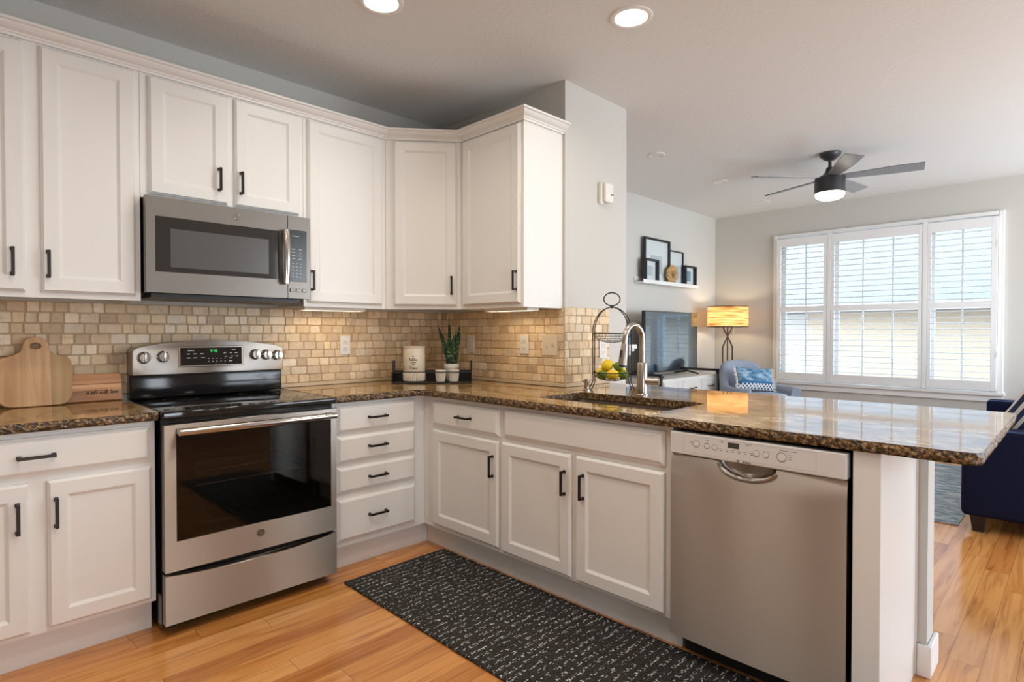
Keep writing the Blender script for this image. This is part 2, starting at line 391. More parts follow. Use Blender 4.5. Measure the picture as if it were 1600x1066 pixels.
M['detector'] = mat('ivory_plastic', (.78, .76, .70), .4)

# ------------------------------------------------------------------ helpers
MAT = {}          # world matrix of each object that can be a parent
def bm_new(): return bmesh.new()
def quad_fix(bm): bmesh.ops.recalc_face_normals(bm, faces=bm.faces[:])
def obj(name, bm, m, parent=None, smooth=False, local=False, angle=40, fix=True):
    if fix: quad_fix(bm)
    mw = MAT.get(parent.name) if parent is not None else None
    if mw is not None and not local:
        bmesh.ops.transform(bm, matrix=mw.inverted(), verts=bm.verts[:])
    me = bpy.data.meshes.new(name); bm.to_mesh(me); bm.free()
    if smooth:
        for p in me.polygons: p.use_smooth = True
        try: me.set_sharp_from_angle(angle=math.radians(angle))
        except Exception: pass
    me.materials.append(m)
    o = bpy.data.objects.new(name, me); COL.objects.link(o)
    if parent is not None:
        o.parent = parent; MAT[o.name] = mw
    return o
def thing(name, label, cat, loc=(0, 0, 0), rz=0.0, group=None, rot=None):
    o = bpy.data.objects.new(name, None); COL.objects.link(o)
    o.empty_display_size = .05
    o.location = loc; o.rotation_euler = rot or (0, 0, rz)
    o['label'] = label; o['category'] = cat
    if group: o['group'] = group
    MAT[o.name] = Matrix.Translation(loc) @ o.rotation_euler.to_matrix().to_4x4()
    return o
def single(name, bm, m, label, cat, loc=(0, 0, 0), smooth=False, group=None, rz=0.0, local=False, rot=None, angle=40):
    """a thing that is one mesh; bm in world coordinates unless local"""
    quad_fix(bm)
    R = Matrix.Translation(loc) @ (Matrix.Rotation(rz, 4, 'Z') if rot is None else rot)
    if not local: bmesh.ops.transform(bm, matrix=R.inverted(), verts=bm.verts[:])
    me = bpy.data.meshes.new(name); bm.to_mesh(me); bm.free(); me.materials.append(m)
    if smooth:
        for p in me.polygons: p.use_smooth = True
        try: me.set_sharp_from_angle(angle=math.radians(angle))
        except Exception: pass
    o = bpy.data.objects.new(name, me); COL.objects.link(o); o.matrix_world = R
    o['label'] = label; o['category'] = cat
    if group: o['group'] = group
    MAT[o.name] = R
    return o
def struct(name, bm, m, parent=None, smooth=False):
    o = obj(name, bm, m, parent, smooth)
    if parent is None: o['kind'] = 'structure'; MAT[o.name] = Matrix.Identity(4)
    return o
def box(bm, x0, x1, y0, y1, z0, z1, bev=0.0, seg=2):
    if x0 > x1: x0, x1 = x1, x0
    if y0 > y1: y0, y1 = y1, y0
    if z0 > z1: z0, z1 = z1, z0
    r = bmesh.ops.create_cube(bm, size=1.0)
    vs = r['verts']
    for v in vs:
        v.co = Vector(((x0 + x1) / 2 + v.co.x * (x1 - x0), (y0 + y1) / 2 + v.co.y * (y1 - y0), (z0 + z1) / 2 + v.co.z * (z1 - z0)))
    if bev > 0:
        bev = min(bev, .49 * min(x1 - x0, y1 - y0, z1 - z0))
        es = set(e for v in vs for e in v.link_edges)
        bmesh.ops.bevel(bm, geom=list(es), offset=bev, segments=seg, affect='EDGES', profile=.5)
    return bm
def B(*a, bev=0.0, seg=2): return box(bm_new(), *a, bev=bev, seg=seg)
def tube(bm, pts, r, seg=8, closed=False, flat=1.0):
    pts = [Vector(p) for p in pts]; n = len(pts)
    rings = []; up = None
    for i in range(n):
        a = pts[(i - 1) % n] if (closed or i > 0) else pts[i]
        c = pts[(i + 1) % n] if (closed or i < n - 1) else pts[i]
        t = (c - a)
        if t.length < 1e-9: t = Vector((0, 0, 1))
        t.normalize()
        if up is None:
            ref = Vector((0, 0, 1)) if abs(t.z) < .9 else Vector((1, 0, 0))
            up = (ref - t * ref.dot(t)).normalized()
        else:
            up = up - t * up.dot(t)
            if up.length < 1e-6: up = Vector((1, 0, 0)) - t * t.x
            up.normalize()
        sd = t.cross(up)
        rr = r(i / (n - 1)) if callable(r) else r
        rings.append([bm.verts.new(pts[i] + (up * math.cos(2 * PI * k / seg) * flat + sd * math.sin(2 * PI * k / seg)) * rr) for k in range(seg)])
    m = n if closed else n - 1
    for i in range(m):
        A, Bq = rings[i], rings[(i + 1) % n]
        for k in range(seg):
            bm.faces.new((A[k], A[(k + 1) % seg], Bq[(k + 1) % seg], Bq[k]))
    if not closed:
        bm.faces.new(rings[0][::-1]); bm.faces.new(rings[-1])
    return bm
def lathe(bm, prof, c=(0, 0, 0), seg=32, cap=True, wob=None):
    c = Vector(c); rings = []
    for (r, z) in prof:
        ring = []
        for k in range(seg):
            a = 2 * PI * k / seg
            rr = max(r, 1e-4) * (wob(a, z) if wob else 1)
            ring.append(bm.verts.new(c + Vector((rr * math.cos(a), rr * math.sin(a), z))))
        rings.append(ring)
    for A, Bq in zip(rings, rings[1:]):
        for k in range(seg): bm.faces.new((A[k], A[(k + 1) % seg], Bq[(k + 1) % seg], Bq[k]))
    if cap:
        bm.faces.new(rings[0][::-1]); bm.faces.new(rings[-1])
    return bm
def prism(bm, poly, z0, z1):
    """polygon in x,y extruded in z"""
    a = [bm.verts.new((x, y, z0)) for x, y in poly]; b = [bm.verts.new((x, y, z1)) for x, y in poly]
    bm.faces.new(a[::-1]); bm.faces.new(b)
    n = len(poly)
    for i in range(n): bm.faces.new((a[i], a[(i + 1) % n], b[(i + 1) % n], b[i]))
    return bm
def xprism(bm, poly, y0, y1):
    """polygon in x,z extruded along y"""
    a = [bm.verts.new((x, y0, z)) for x, z in poly]; b = [bm.verts.new((x, y1, z)) for x, z in poly]
    bm.faces.new(a[::-1]); bm.faces.new(b)
    n = len(poly)
    for i in range(n): bm.faces.new((a[i], a[(i + 1) % n], b[(i + 1) % n], b[i]))
    return bm
def bev_all(bm, off, seg=2, ang=30):
    bm.normal_update()
    es = [e for e in bm.edges if len(e.link_faces) == 2 and e.calc_face_angle(0) > math.radians(ang)]
    bmesh.ops.bevel(bm, geom=es, offset=off, segments=seg, affect='EDGES', profile=.5)
    return bm
def rings_panel(bm, w, h, rings):
    """nested rectangles (inset, y) from back to front, last one filled; local x 0..w, z 0..h, front is -y"""
    prev = None; first = None
    for (ins, y) in rings:
        r = [bm.verts.new((ins, y, ins)), bm.verts.new((w - ins, y, ins)), bm.verts.new((w - ins, y, h - ins)), bm.verts.new((ins, y, h - ins))]
        if prev:
            for k in range(4): bm.faces.new((prev[k], prev[(k + 1) % 4], r[(k + 1) % 4], r[k]))
        else: first = r
        prev = r
    bm.faces.new(prev); bm.faces.new(first[::-1])
    return bm
def shift(bm, x=0, y=0, z=0):
    bmesh.ops.translate(bm, vec=(x, y, z), verts=bm.verts[:]); return bm
def xform(bm, m):
    bmesh.ops.transform(bm, matrix=m, verts=bm.verts[:]); return bm
def text_bm(s, size, depth=.0006):
    cu = bpy.data.curves.new('t', 'FONT'); cu.body = s; cu.size = size; cu.extrude = depth / 2
    cu.align_x = 'CENTER'; cu.align_y = 'CENTER'; cu.resolution_u = 3
    o = bpy.data.objects.new('t', cu); COL.objects.link(o); bpy.context.view_layer.update()
    dg = bpy.context.evaluated_depsgraph_get()
    me = bpy.data.meshes.new_from_object(o.evaluated_get(dg))
    bm = bm_new(); bm.from_mesh(me)
    COL.objects.unlink(o); bpy.data.objects.remove(o); bpy.data.curves.remove(cu); bpy.data.meshes.remove(me)
    # stand it up: text x -> x, text y -> z, faces -y
    return xform(bm, Matrix.Rotation(PI / 2, 4, 'X'))

# cursive stroke letters (x-height 1), one continuous path each
CUR = {
 'a': (1.15, [(0, .1), (.35, .7), (.75, .95), (.45, 1.0), (.15, .6), (.2, .12), (.5, .1), (.78, .6), (.82, .95), (.8, .3), (.95, .02), (1.15, .1)]),
 'd': (1.2, [(0, .1), (.35, .7), (.75, .95), (.45, 1.0), (.15, .6), (.2, .12), (.5, .1), (.8, .8), (.95, 2.2), (.85, 1.2), (.82, .3), (.98, .02), (1.2, .1)]),
 'e': (.9, [(0, .1), (.35, .35), (.65, .75), (.5, 1.0), (.25, .85), (.2, .3), (.45, .02), (.9, .12)]),
 'm': (1.9, [(0, .1), (.2, .9), (.28, .1), (.32, 0), (.45, .8), (.7, 1.0), (.8, .6), (.82, 0), (.95, .8), (1.2, 1.0), (1.32, .6), (1.4, .1), (1.6, .0), (1.9, .1)]),
 'n': (1.3, [(0, .1), (.2, .9), (.28, .1), (.32, 0), (.45, .8), (.7, 1.0), (.82, .6), (.88, .1), (1.05, 0), (1.3, .1)]),
 'w': (1.5, [(0, .1), (.15, .9), (.2, .3), (.4, .0), (.62, .4), (.7, .9), (.72, .3), (.95, .0), (1.2, .5), (1.2, 1.0), (1.3, .8), (1.5, .75)]),
 'i': (.6, [(0, .1), (.25, .95), (.22, .3), (.35, 0), (.6, .1)]),
 't': (.7, [(0, .1), (.35, 1.0), (.42, 1.9), (.32, .8), (.3, .2), (.45, 0), (.7, .1)]),
 'h': (1.2, [(0, .1), (.35, 1.2), (.42, 2.1), (.3, 2.1), (.25, 1.2), (.22, 0), (.4, .75), (.65, 1.0), (.78, .6), (.82, .1), (.98, 0), (1.2, .1)]),
 'l': (.7, [(0, .1), (.35, 1.2), (.45, 2.1), (.28, 2.1), (.22, 1.2), (.25, .2), (.42, 0), (.7, .1)]),
 'o': (1.05, [(0, .1), (.35, .9), (.6, 1.0), (.2, .8), (.15, .2), (.45, 0), (.75, .4), (.65, .95), (.8, .8), (1.05, .75)]),
 'v': (1.0, [(0, .75), (.2, .95), (.35, .2), (.42, 0), (.65, .5), (.7, 1.0), (.8, .8), (1.0, .6)]),
 'c': (.9, [(0, .1), (.3, .7), (.65, .9), (.5, 1.0), (.2, .7), (.2, .15), (.45, 0), (.9, .1)]),
 'k': (1.2, [(0, .1), (.35, 1.2), (.42, 2.1), (.3, 2.1), (.25, 1.2), (.22, 0), (.35, .6), (.7, 1.0), (.45, .6), (.6, .3), (.9, 0), (1.2, .1)]),
 's': (.9, [(0, .1), (.35, .7), (.45, 1.0), (.55, .6), (.6, .2), (.35, 0), (.2, .12), (.9, .1)]),
 'r': (.9, [(0, .1), (.22, 1.0), (.4, .85), (.6, .85), (.5, .3), (.65, 0), (.9, .1)]),
 'f': (.8, [(0, .1), (.35, 1.2), (.45, 2.0), (.3, 2.0), (.3, .5), (.25, -.9), (.4, -.6), (.42, 0), (.8, .1)]),
 'K': (1.6, [(.3, 2.2), (.25, 1.2), (.2, 0), (.3, 1.0), (1.1, 2.2), (.45, 1.1), (.7, .6), (1.2, 0), (1.6, .1)]),
 'H': (2.0, [(.1, 1.6), (.45, 2.2), (.4, 1.0), (.2, 0), (.35, 1.0), (1.2, 1.2), (1.45, 2.2), (1.3, 1.0), (1.25, .2), (1.5, 0), (2.0, .1)]),
 ' ': (.8, []),
}
def spline(pts, n=4):
    out = []
    P = [pts[0]] + pts + [pts[-1]]
    for i in range(1, len(P) - 2):
        p0, p1, p2, p3 = P[i - 1], P[i], P[i + 1], P[i + 2]
        for k in range(n):
            t = k / n
            out.append(tuple(.5 * ((2 * p1[j]) + (-p0[j] + p2[j]) * t + (2 * p0[j] - 5 * p1[j] + 4 * p2[j] - p3[j]) * t * t + (-p0[j] + 3 * p1[j] - 3 * p2[j] + p3[j]) * t ** 3) for j in range(len(p1))))
    out.append(tuple(pts[-1]))
    return out
def script_strokes(s, xh, slant=.2):
    """list of paths in (x, z), centred on x=0"""
    paths = []; cur = []; x = 0.0
    for ch in s:
        adv, pts = CUR[ch]
        if ch == ' ':
            if cur: paths.append(cur)
            cur = []
        else:
            cur += [(x + px + slant * pz, pz) for px, pz in pts[(1 if cur else 0):]]
            if ch == 't': paths.append([(x - .1 + slant * 1.3, 1.35), (x + .8 + slant * 1.3, 1.4)])
        x += adv
    if cur: paths.append(cur)
    return [[((px - x / 2) * xh, pz * xh) for px, pz in (spline(p) if len(p) > 2 else p)] for p in paths]

def pull_bm(kind, L=.108):
    """bar pull, local: centred, mounted on plane y=0, standing out along -y; vertical 'v' or horizontal 'h'"""
    bm = bm_new(); h = L / 2; s = .0055; d = .031
    xprism(bm, [(-s, -h), (s, -h), (s, h), (-s, h)], -d, -d + .009)
    for q in (-1, 1):
        box(bm, -s, s, -d + .002, 0, q * h - (.010 if q > 0 else 0), q * h + (0 if q > 0 else .010))
        box(bm, -.007, .007, -.004, 0, q * (h - .005) - .007, q * (h - .005) + .007)
    if kind == 'h': xform(bm, Matrix.Rotation(PI / 2, 4, 'Y'))
    return bm
DOOR_T = .020
def door_bm(w, h, st=.058):
    t = DOOR_T
    return rings_panel(bm_new(), w, h, [(0, 0), (0, -t + .010), (.004, -t + .006), (.0055, -t + .005), (.009, -t), (st - .002, -t), (st, -t + .001), (st + .008, -t + .007), (st + .011, -t + .0085)])
def slab_bm(w, h):
    t = DOOR_T
    return rings_panel(bm_new(), w, h, [(0, 0), (0, -t + .011), (.005, -t + .009), (.016, -t + .001), (.018, -t)])
def add_door(cab, yf, x0, x1, z0, z1, hx=None, hz=None, slab=False, kind='v', name=None):
    """door on local plane y=yf; hx, hz the centre of its pull"""
    bm = slab_bm(x1 - x0, z1 - z0) if slab else door_bm(x1 - x0, z1 - z0)
    d = obj(name or ('drawer_front' if slab else 'door'), shift(bm, x0, yf - .0005, z0), M['white'], cab, local=True)
    MAT[d.name] = MAT[cab.name]
    if hx is not None:
        h = obj('handle', shift(bev_all(pull_bm(kind), .0012, 1), hx, yf - DOOR_T - .0005 + .0002, hz), M['pull'], d, local=True)
        h['label'] = 'black bar pull'
    return d

# ------------------------------------------------------------------ the room
H = 2.70
WY = -1.150          # end of the partition wall that carries the right-hand cabinets
PX = .629            # its thickness
XW = 4.508           # window wall
TY = .081            # living room wall with the television
XL, YF = -3.7, -5.6  # walls behind the camera
bm = bm_new(); box(bm, XL - .15, XW + .15, YF - .15, .25, -.1, 0); struct('floor', bm, M['floor'])
bm = bm_new(); box(bm, XL - .15, XW + .15, YF - .15, .25, H, H + .1); struct('ceiling', bm, M['ceiling'])
struct('wall_back', B(XL - .15, 0, 0, .25, 0, H), M['wall'])
struct('wall_right', B(0, PX, WY, .25, 0, H), M['wall'])
struct('wall_living', B(PX, XW, TY, .25, 0, H), M['wall'])
bm = bm_new()
OY0, OY1, OZ0, OZ1 = -2.70, -.72, .69, 2.345      # window opening
for a in ((XW, XW + .15, YF - .15, -5.35, 0, H), (XW, XW + .15, -5.35, -3.35, 0, .45), (XW, XW + .15, -5.35, -3.35, 2.35, H), (XW, XW + .15, -3.35, OY0, 0, H), (XW, XW + .15, OY1, .25, 0, H), (XW, XW + .15, OY0, OY1, 0, OZ0), (XW, XW + .15, OY0, OY1, OZ1, H)): box(bm, *a)  # the second, sill-height opening is unseen and added for daylight
struct('wall_window', bm, M['wall'])
bm = bm_new()
for a in ((YF, -2.08, 0, H), (-1.18, 0, 0, H), (-2.08, -1.18, 2.05, H)): box(bm, XL - .15, XL, *a)
struct('wall_left', bm, M['wall'])
bm = bm_new()                                    # unseen hallway added as a dark reflection for the dishwasher
for a in ((XL - 1.6, XL - .15, -2.25, -2.1, 0, H), (XL - 1.6, XL - .15, -1.15, -1.0, 0, H), (XL - 1.75, XL - 1.6, -2.25, -1.0, 0, H), (XL - 1.6, XL - .15, -2.1, -1.15, 2.3, 2.4), (XL - 1.6, XL - .15, -2.1, -1.15, -.1, 0)): box(bm, *a)
struct('wall_added_hall', bm, M['wall'])
bm = bm_new()
for a in ((-2.17, -2.08, 0, 2.14), (-1.18, -1.09, 0, 2.14), (-2.08, -1.18, 2.05, 2.14)): box(bm, XL + .0005, XL + .02, *a)
struct('trim_added_casing', bm, M['trim'])  # casing of the added hall opening, a bright edge for reflections
bm = bm_new()
for a in ((XL, -2.35, 0, H), (-1.65, .85, 0, H), (4.35, XW, 0, H), (.85, 4.35, 2.4, H), (-2.35, -1.65, 2.08, H)): box(bm, a[0], a[1], YF - .15, YF, a[2], a[3])  # both openings are out of view and added for daylight
struct('wall_front', bm, M['wall'])
struct('baseboard_living', B(PX + .01, XW - .02, TY - .015, TY - .0005, 0, .10, bev=.004), M['trim'])
struct('baseboard_window', B(XW - .015, XW - .0005, YF + .01, TY - .02, 0, .10, bev=.004), M['trim'])
# half wall behind the peninsula cabinets, with its wrapped baseboard
struct('wall_peninsula', (lambda b: (box(b, -.055, .030, -2.799, WY - .002, 0, .880), box(b, -.090, .030, -2.905, -2.799, 0, .880), b)[-1])(bm_new()), M['wall'])
bm = bm_new(); box(bm, -.106, -.0905, -2.921, -2.8775, 0, .115, bev=.005); box(bm, -.0900, .046, -2.921, -2.9055, 0, .115, bev=.005); box(bm, .0305, .046, -2.905, WY - .01, 0, .115, bev=.005); struct('baseboard_peninsula', bm, M['trim'])
struct('trim_1', B(-.1035, -.0905, -2.877, -2.80, 0, .879, bev=.004), M['trim'])
# window
w = struct('window_1', None or (lambda b: (box(b, XW - .035, XW - .0005, -2.76, -2.715, .665, 2.385, bev=.006), box(b, XW - .035, XW - .0005, -.705, -.66, .665, 2.385, bev=.006),
     box(b, XW - .035, XW - .0005, -2.715, -.705, 2.347, 2.385, bev=.006), box(b, XW - .045, XW - .0005, -2.775, -.645, .635, .672, bev=.008), box(b, XW - .02, XW - .0005, -2.76, -.66, .575, .634, bev=.004), b)[-1])(bm_new()), M['trim'])
for y in (-1.270, -2.150):
    obj('mullion', B(XW - .062, XW - .008, y - .018, y + .018, .675, 2.345, bev=.003), M['trim'], w)
bm = bm_new()
for (a, b_) in ((OY0, -2.17), (-2.13, -1.29), (-1.25, OY1)):
    X0, X1 = XW + .075, XW + .115
    box(bm, X0, X1, a + .002, a + .045, OZ0 + .002, OZ1 - .002); box(bm, X0, X1, b_ - .045, b_ - .002, OZ0 + .002, OZ1 - .002)
    box(bm, X0, X1, a + .045, b_ - .045, OZ0 + .002, OZ0 + .05); box(bm, X0, X1, a + .045, b_ - .045, OZ1 - .05, OZ1 - .002)
    box(bm, X0, X1, a + .045, b_ - .045, 1.49, 1.545)
    n = 2 if b_ - a > .7 else 1
    for k in range(n):
        y = a + (b_ - a) * (k + 1) / (n + 1); box(bm, X0 + .012, X0 + .026, y - .008, y + .008, OZ0 + .05, OZ1 - .05)
for y in (-1.27, -2.15): box(bm, XW + .06, XW + .13, y - .02, y + .02, OZ0 + .002, OZ1 - .002)
obj('sash', bm, M['trim'], w)
obj('pane', B(XW + .094, XW + .097, OY0 + .03, OY1 - .03, OZ0 + .03, OZ1 - .03), M['glass'], w)

# plantation shutters: three hinged panels
def shutter(y0, y1, ly0, ly1, label):
    t = thing('window_shutter', label, 'shutter', (XW - .03, (y0 + y1) / 2, .68), group='plantation shutters on the window')
    X0, X1 = XW - .060, XW - .034; z0, z1 = .682, 2.332
    bm = bm_new()
    box(bm, X0, X1, y0, ly0, z0, z1, bev=.002, seg=1); box(bm, X0, X1, ly1, y1, z0, z1, bev=.002, seg=1)
    for a, b_ in ((z0, .770), (1.476, 1.534), (2.238, z1)): box(bm, X0, X1, ly0, ly1, a, b_)
    obj('frame', bm, M['shutter'], t)
    for a, b_ in ((.770, 1.476), (1.534, 2.238)):
        bm = bm_new(); n = round((b_ - a) / .0595); p = (b_ - a) / n
        for k in range(n):
            zc = a + p * (k + .5); xc = (X0 + X1) / 2
            poly = [(xc + math.cos(q) * .031 * c - (math.sin(q) * s), zc + math.sin(q) * .031 * c + math.cos(q) * s) for q in (math.radians(-3),) for c, s in ((-1, 0), (-.5, -.0042), (.5, -.0042), (1, 0), (.5, .0042), (-.5, .0042))]
            xprism(bm, poly, ly0 + .001, ly1 - .001)
        obj('louvres', bm, M['shutter'], t)
    for zz in (1.0, 2.05): obj('hinge', B(X0 - .004, X0, (y0 if y0 < -2.2 else y1) - .008, (y0 if y0 < -2.2 else y1) + .008, zz, zz + .06), M['trim'], t)
    return t
shutter(-1.250, -.708, -1.215, -.752, 'narrow white shutter panel on the window side nearest the floor lamp')
shutter(-2.130, -1.290, -2.096, -1.325, 'wide white shutter panel in the middle of the window')
shutter(-2.712, -2.170, -2.668, -2.203, 'narrow white shutter panel on the window side nearest the navy sofa')

# outside
struct('trim_added_eave', B(XW + .16, XW + 1.75, -3.2, .9, 2.50, 2.62), M['trim'])     # unseen eave added to keep high sky off the louvres
struct('ground', B(XW + .16, 30, -16, 14, -.25, -.15), M['lawn'])
t = thing('neighbour_house', 'cream house with a pale blue roof seen through the shutters', 'building', (9.5, 0, -.15))
obj('wall', B(9.5, 12, -12, .55, -.15, 1.62), M['stucco'], t)
bm = bm_new(); xprism(bm, [(9.15, 1.62), (14.2, 1.62), (14.2, 6.5), (14.0, 6.5), (9.15, 1.70)], -12.4, 3.4); obj('roof', bm, M['roof'], t)  # ridge raised out of view to block sky light on the louvres
obj('gutter', B(9.02, 9.15, -12.4, 3.4, 1.62, 1.76, bev=.02), M['outdoor_white'], t)
obj('side_wall', B(9.9, 12, .56, 3.2, -.15, 1.62), M['outdoor_white'], t)

# ------------------------------------------------------------------ recessed lamps
def can(loc, label, lit=True, group=None, watts=CAN_W):
    t = thing('recessed_light', label, 'ceiling light', loc, group=group)
    x, y, z = loc
    k = 1.0 if lit else .70
    bm = bm_new(); lathe(bm, [(r_ * k, z_) for r_, z_ in ((.098, -.0005), (.097, -.005), (.086, -.008), (.076, -.006), (.074, -.002))], loc, 40, cap=False); obj('trim_ring', bm, M['can_trim'], t, smooth=True)
    bm = bm_new(); lathe(bm, [(r_ * k, z_) for r_, z_ in ((.0005, -.0052), (.04, -.0050), (.0755, -.0035), (.0755, -.001))], loc, 40, cap=False); obj('lens', bm, M['can_glow'] if lit else M['can_off'], t, smooth=True)
    if lit:
        d = bpy.data.lights.new('lamp', 'AREA'); d.shape = 'DISK'; d.size = .15; d.energy = watts; d.color = (1.0, .91, .79)
        try: d.spread = math.radians(150)
        except Exception: pass
        o = bpy.data.objects.new('lamp_light', d); COL.objects.link(o); o.parent = t; o.location = (0, 0, -.012)
    return t
can((-.295, -1.790, H), 'round lit recessed ceiling light nearest the peninsula')
can((-1.180, -1.074, H), 'round lit recessed ceiling light cut by the top of the photo, above the stove')
can((1.615, -.786, H), 'small unlit recessed light in the living room ceiling nearest the kitchen wall', False)
can((2.793, -.778, H), 'small unlit recessed light in the living room ceiling left of the fan', False)
can((4.000, -.730, H), 'small unlit recessed light in the living room ceiling nearest the window wall', False)
for xy in ((-1.52, -1.93), (-2.20, -1.49), (-1.25, -2.75), (-2.45, -2.75)):  # unseen lamps added for light, two placed from streaks on the steel
    can((*xy, H), 'assumed lit recessed kitchen ceiling light out of view', group='added recessed lights out of view')

# ------------------------------------------------------------------ upper cabinets
UF = -.330; UZ0, UZ1 = 1.376, 2.392
DZ0, DZ1 = 1.398, 2.378
def upper(name, label, x0, x1, z0=UZ0):
    t = thing(name, label, 'cabinet', (x0, 0, z0))
    MAT[t.name] = Matrix.Identity(4); t.location = (0, 0, 0)
    g = .0008
    obj('body', upper_body(x0 + g, x1 - g, z0), M['white'], t)
    return t
def upper_body(x0, x1, z0):
    bm = bm_new(); y0 = UF; y1 = -.0005
    box(bm, x0, x1, y1, y0, z0 + .022, UZ1)                     # carcass with a recessed underside
    box(bm, x0, x1, y0, y0 + .02, z0, z0 + .022); box(bm, x0, x0 + .016, y0 + .02, y1, z0, z0 + .022); box(bm, x1 - .016, x1, y0 + .02, y1, z0, z0 + .022)
    return bm
c = upper('upper_cabinet', 'white two-door upper cabinet above the cutting boards', -2.70, -1.944)
add_door(c, UF, -2.665, -2.336, DZ0, DZ1, -2.376, 1.513)
add_door(c, UF, -2.288, -1.964, DZ0, DZ1, -2.267, 1.511)
c = upper('upper_cabinet', 'short white two-door upper cabinet above the microwave', -1.944, -1.196, 1.836)
add_door(c, UF, -1.913, -1.580, 1.856, DZ1, -1.622, 1.968)
add_door(c, UF, -1.548, -1.222, 1.856, DZ1, -1.522, 1.968)
c = upper('upper_cabinet', 'tall white single-door upper cabinet right of the microwave', -1.196, -.684)
add_door(c, UF, -1.174, -.716, DZ0, DZ1, -1.157, 1.516)
# diagonal corner
DA, DB = Vector((-.682, UF)), Vector((UF, -.612))
t = thing('corner_cabinet', 'white upper cabinet set diagonally across the kitchen corner', 'cabinet', (0, 0, 0))
bm = bm_new(); prism(bm, [(-.683, -.0005), (-.0005, -.0005), (-.0005, -.6125), (DB.x, DB.y), (DA.x, DA.y)], UZ0 + .022, UZ1)
d2 = (DB - DA).normalized(); nn = Vector((-d2.y, d2.x))
if nn.dot(Vector((1, 1))) < 0: nn = -nn
q = [DA, DB, DB + nn * .02, DA + nn * .02]; prism(bm, [tuple(v) for v in q], UZ0, UZ0 + .022)
obj('body', bm, M['white'], t)
Lg = (DB - DA).length; ang = math.atan2(d2.y, d2.x)
cm = Matrix.Translation((DA.x, DA.y, 0)) @ Matrix.Rotation(ang, 4, 'Z')
d = obj('door', xform(shift(door_bm(Lg - .078, DZ1 - DZ0), .048, -.0005, DZ0), cm), M['white'], t)
obj('handle', xform(shift(bev_all(pull_bm('v'), .0012, 1), Lg - .062, -DOOR_T - .0003, 1.520), cm), M['pull'], d)['label'] = 'black bar pull'
# right-hand run
RX = Matrix.Rotation(-PI / 2, 4, 'Z')      # local x -> world -y, local -y -> world -x
def right_thing(name, label, cat):
    t = thing(name, label, cat, (0, 0, 0), -PI / 2); return t
c = right_thing('upper_cabinet', 'white single-door upper cabinet with a bare end panel beside the wall end', 'cabinet')
obj('body', upper_body(.6135, 1.134, UZ0), M['white'], c, local=True)
add_door(c, UF, .640, 1.116, DZ0, DZ1, 1.096, 1.521)
def under_light(mw, x0, x1, label):
    t = thing('under_cabinet_light', label, 'under-cabinet light', (0, 0, 0), group=None)
    t.matrix_world = mw; MAT[t.name] = mw
    bm = bm_new()
    for a in ((x0, x1, -.225, -.217, 1.362, 1.3975), (x0, x1, -.133, -.125, 1.362, 1.3975), (x0, x0 + .008, -.217, -.133, 1.362, 1.3975), (x1 - .008, x1, -.217, -.133, 1.362, 1.3975), (x0 + .008, x1 - .008, -.217, -.133, 1.378, 1.3975)): box(bm, *a)
    obj('housing', bm, M['white'], t, local=True)
    obj('lens', B(x0 + .009, x1 - .009, -.216, -.134, 1.374, 1.3778), M['strip_glow'], t, local=True)
    d = bpy.data.lights.new('strip', 'AREA'); d.shape = 'RECTANGLE'; d.size = x1 - x0 - .04; d.size_y = .05; d.energy = STRIP_W; d.color = (1.0, .80, .55)
    o = bpy.data.objects.new('strip_light', d); COL.objects.link(o); o.parent = t; o.location = ((x0 + x1) / 2, -.175, 1.3725)
under_light(Matrix.Identity(4), -1.14, -.76, 'slim white light bar under the cabinet right of the microwave')
under_light(RX, .70, 1.06, 'slim white light bar under the cabinet beside the wall end')
# crown moulding swept round the run
prof = [(0, 2.386), (.010, 2.386), (.010, 2.396), (.016, 2.399), (.018, 2.404), (.034, 2.412), (.044, 2.421), (.048, 2.428), (.060, 2.430), (.060, 2.440), (0, 2.440)]
path = [Vector((-2.70, UF)), DA.copy(), DB.copy(), Vector((UF, -1.134)), Vector((-.001, -1.134))]
def offset_path(path, o):
    out = []
    for i, p in enumerate(path):
        ns = []
        for a, b_ in ((i - 1, i), (i, i + 1)):
            if a >= 0 and b_ < len(path):
                dd = (path[b_] - path[a]).normalized(); ns.append(Vector((dd.y, -dd.x)))
        if len(ns) == 1: out.append(p + ns[0] * o)
        else:
            s = (ns[0] + ns[1]); out.append(p + s * (o / (1 + ns[0].dot(ns[1]))))
    return out
bm = bm_new(); rows = []
for o_, z in prof: rows.append([bm.verts.new((p.x, p.y, z)) for p in offset_path(path, o_ + .001)])
for i in range(len(prof)):
    a, b_ = rows[i], rows[(i + 1) % len(prof)]
    for k in range(len(path) - 1): bm.faces.new((a[k], a[k + 1], b_[k + 1], b_[k]))
bm.faces.new([r[0] for r in rows]); bm.faces.new([r[-1] for r in rows][::-1])
single('crown_moulding', bm, M['white'], 'white stepped crown moulding running along the tops of the upper cabinets', 'moulding', (-1.5, -.35, 2.386))

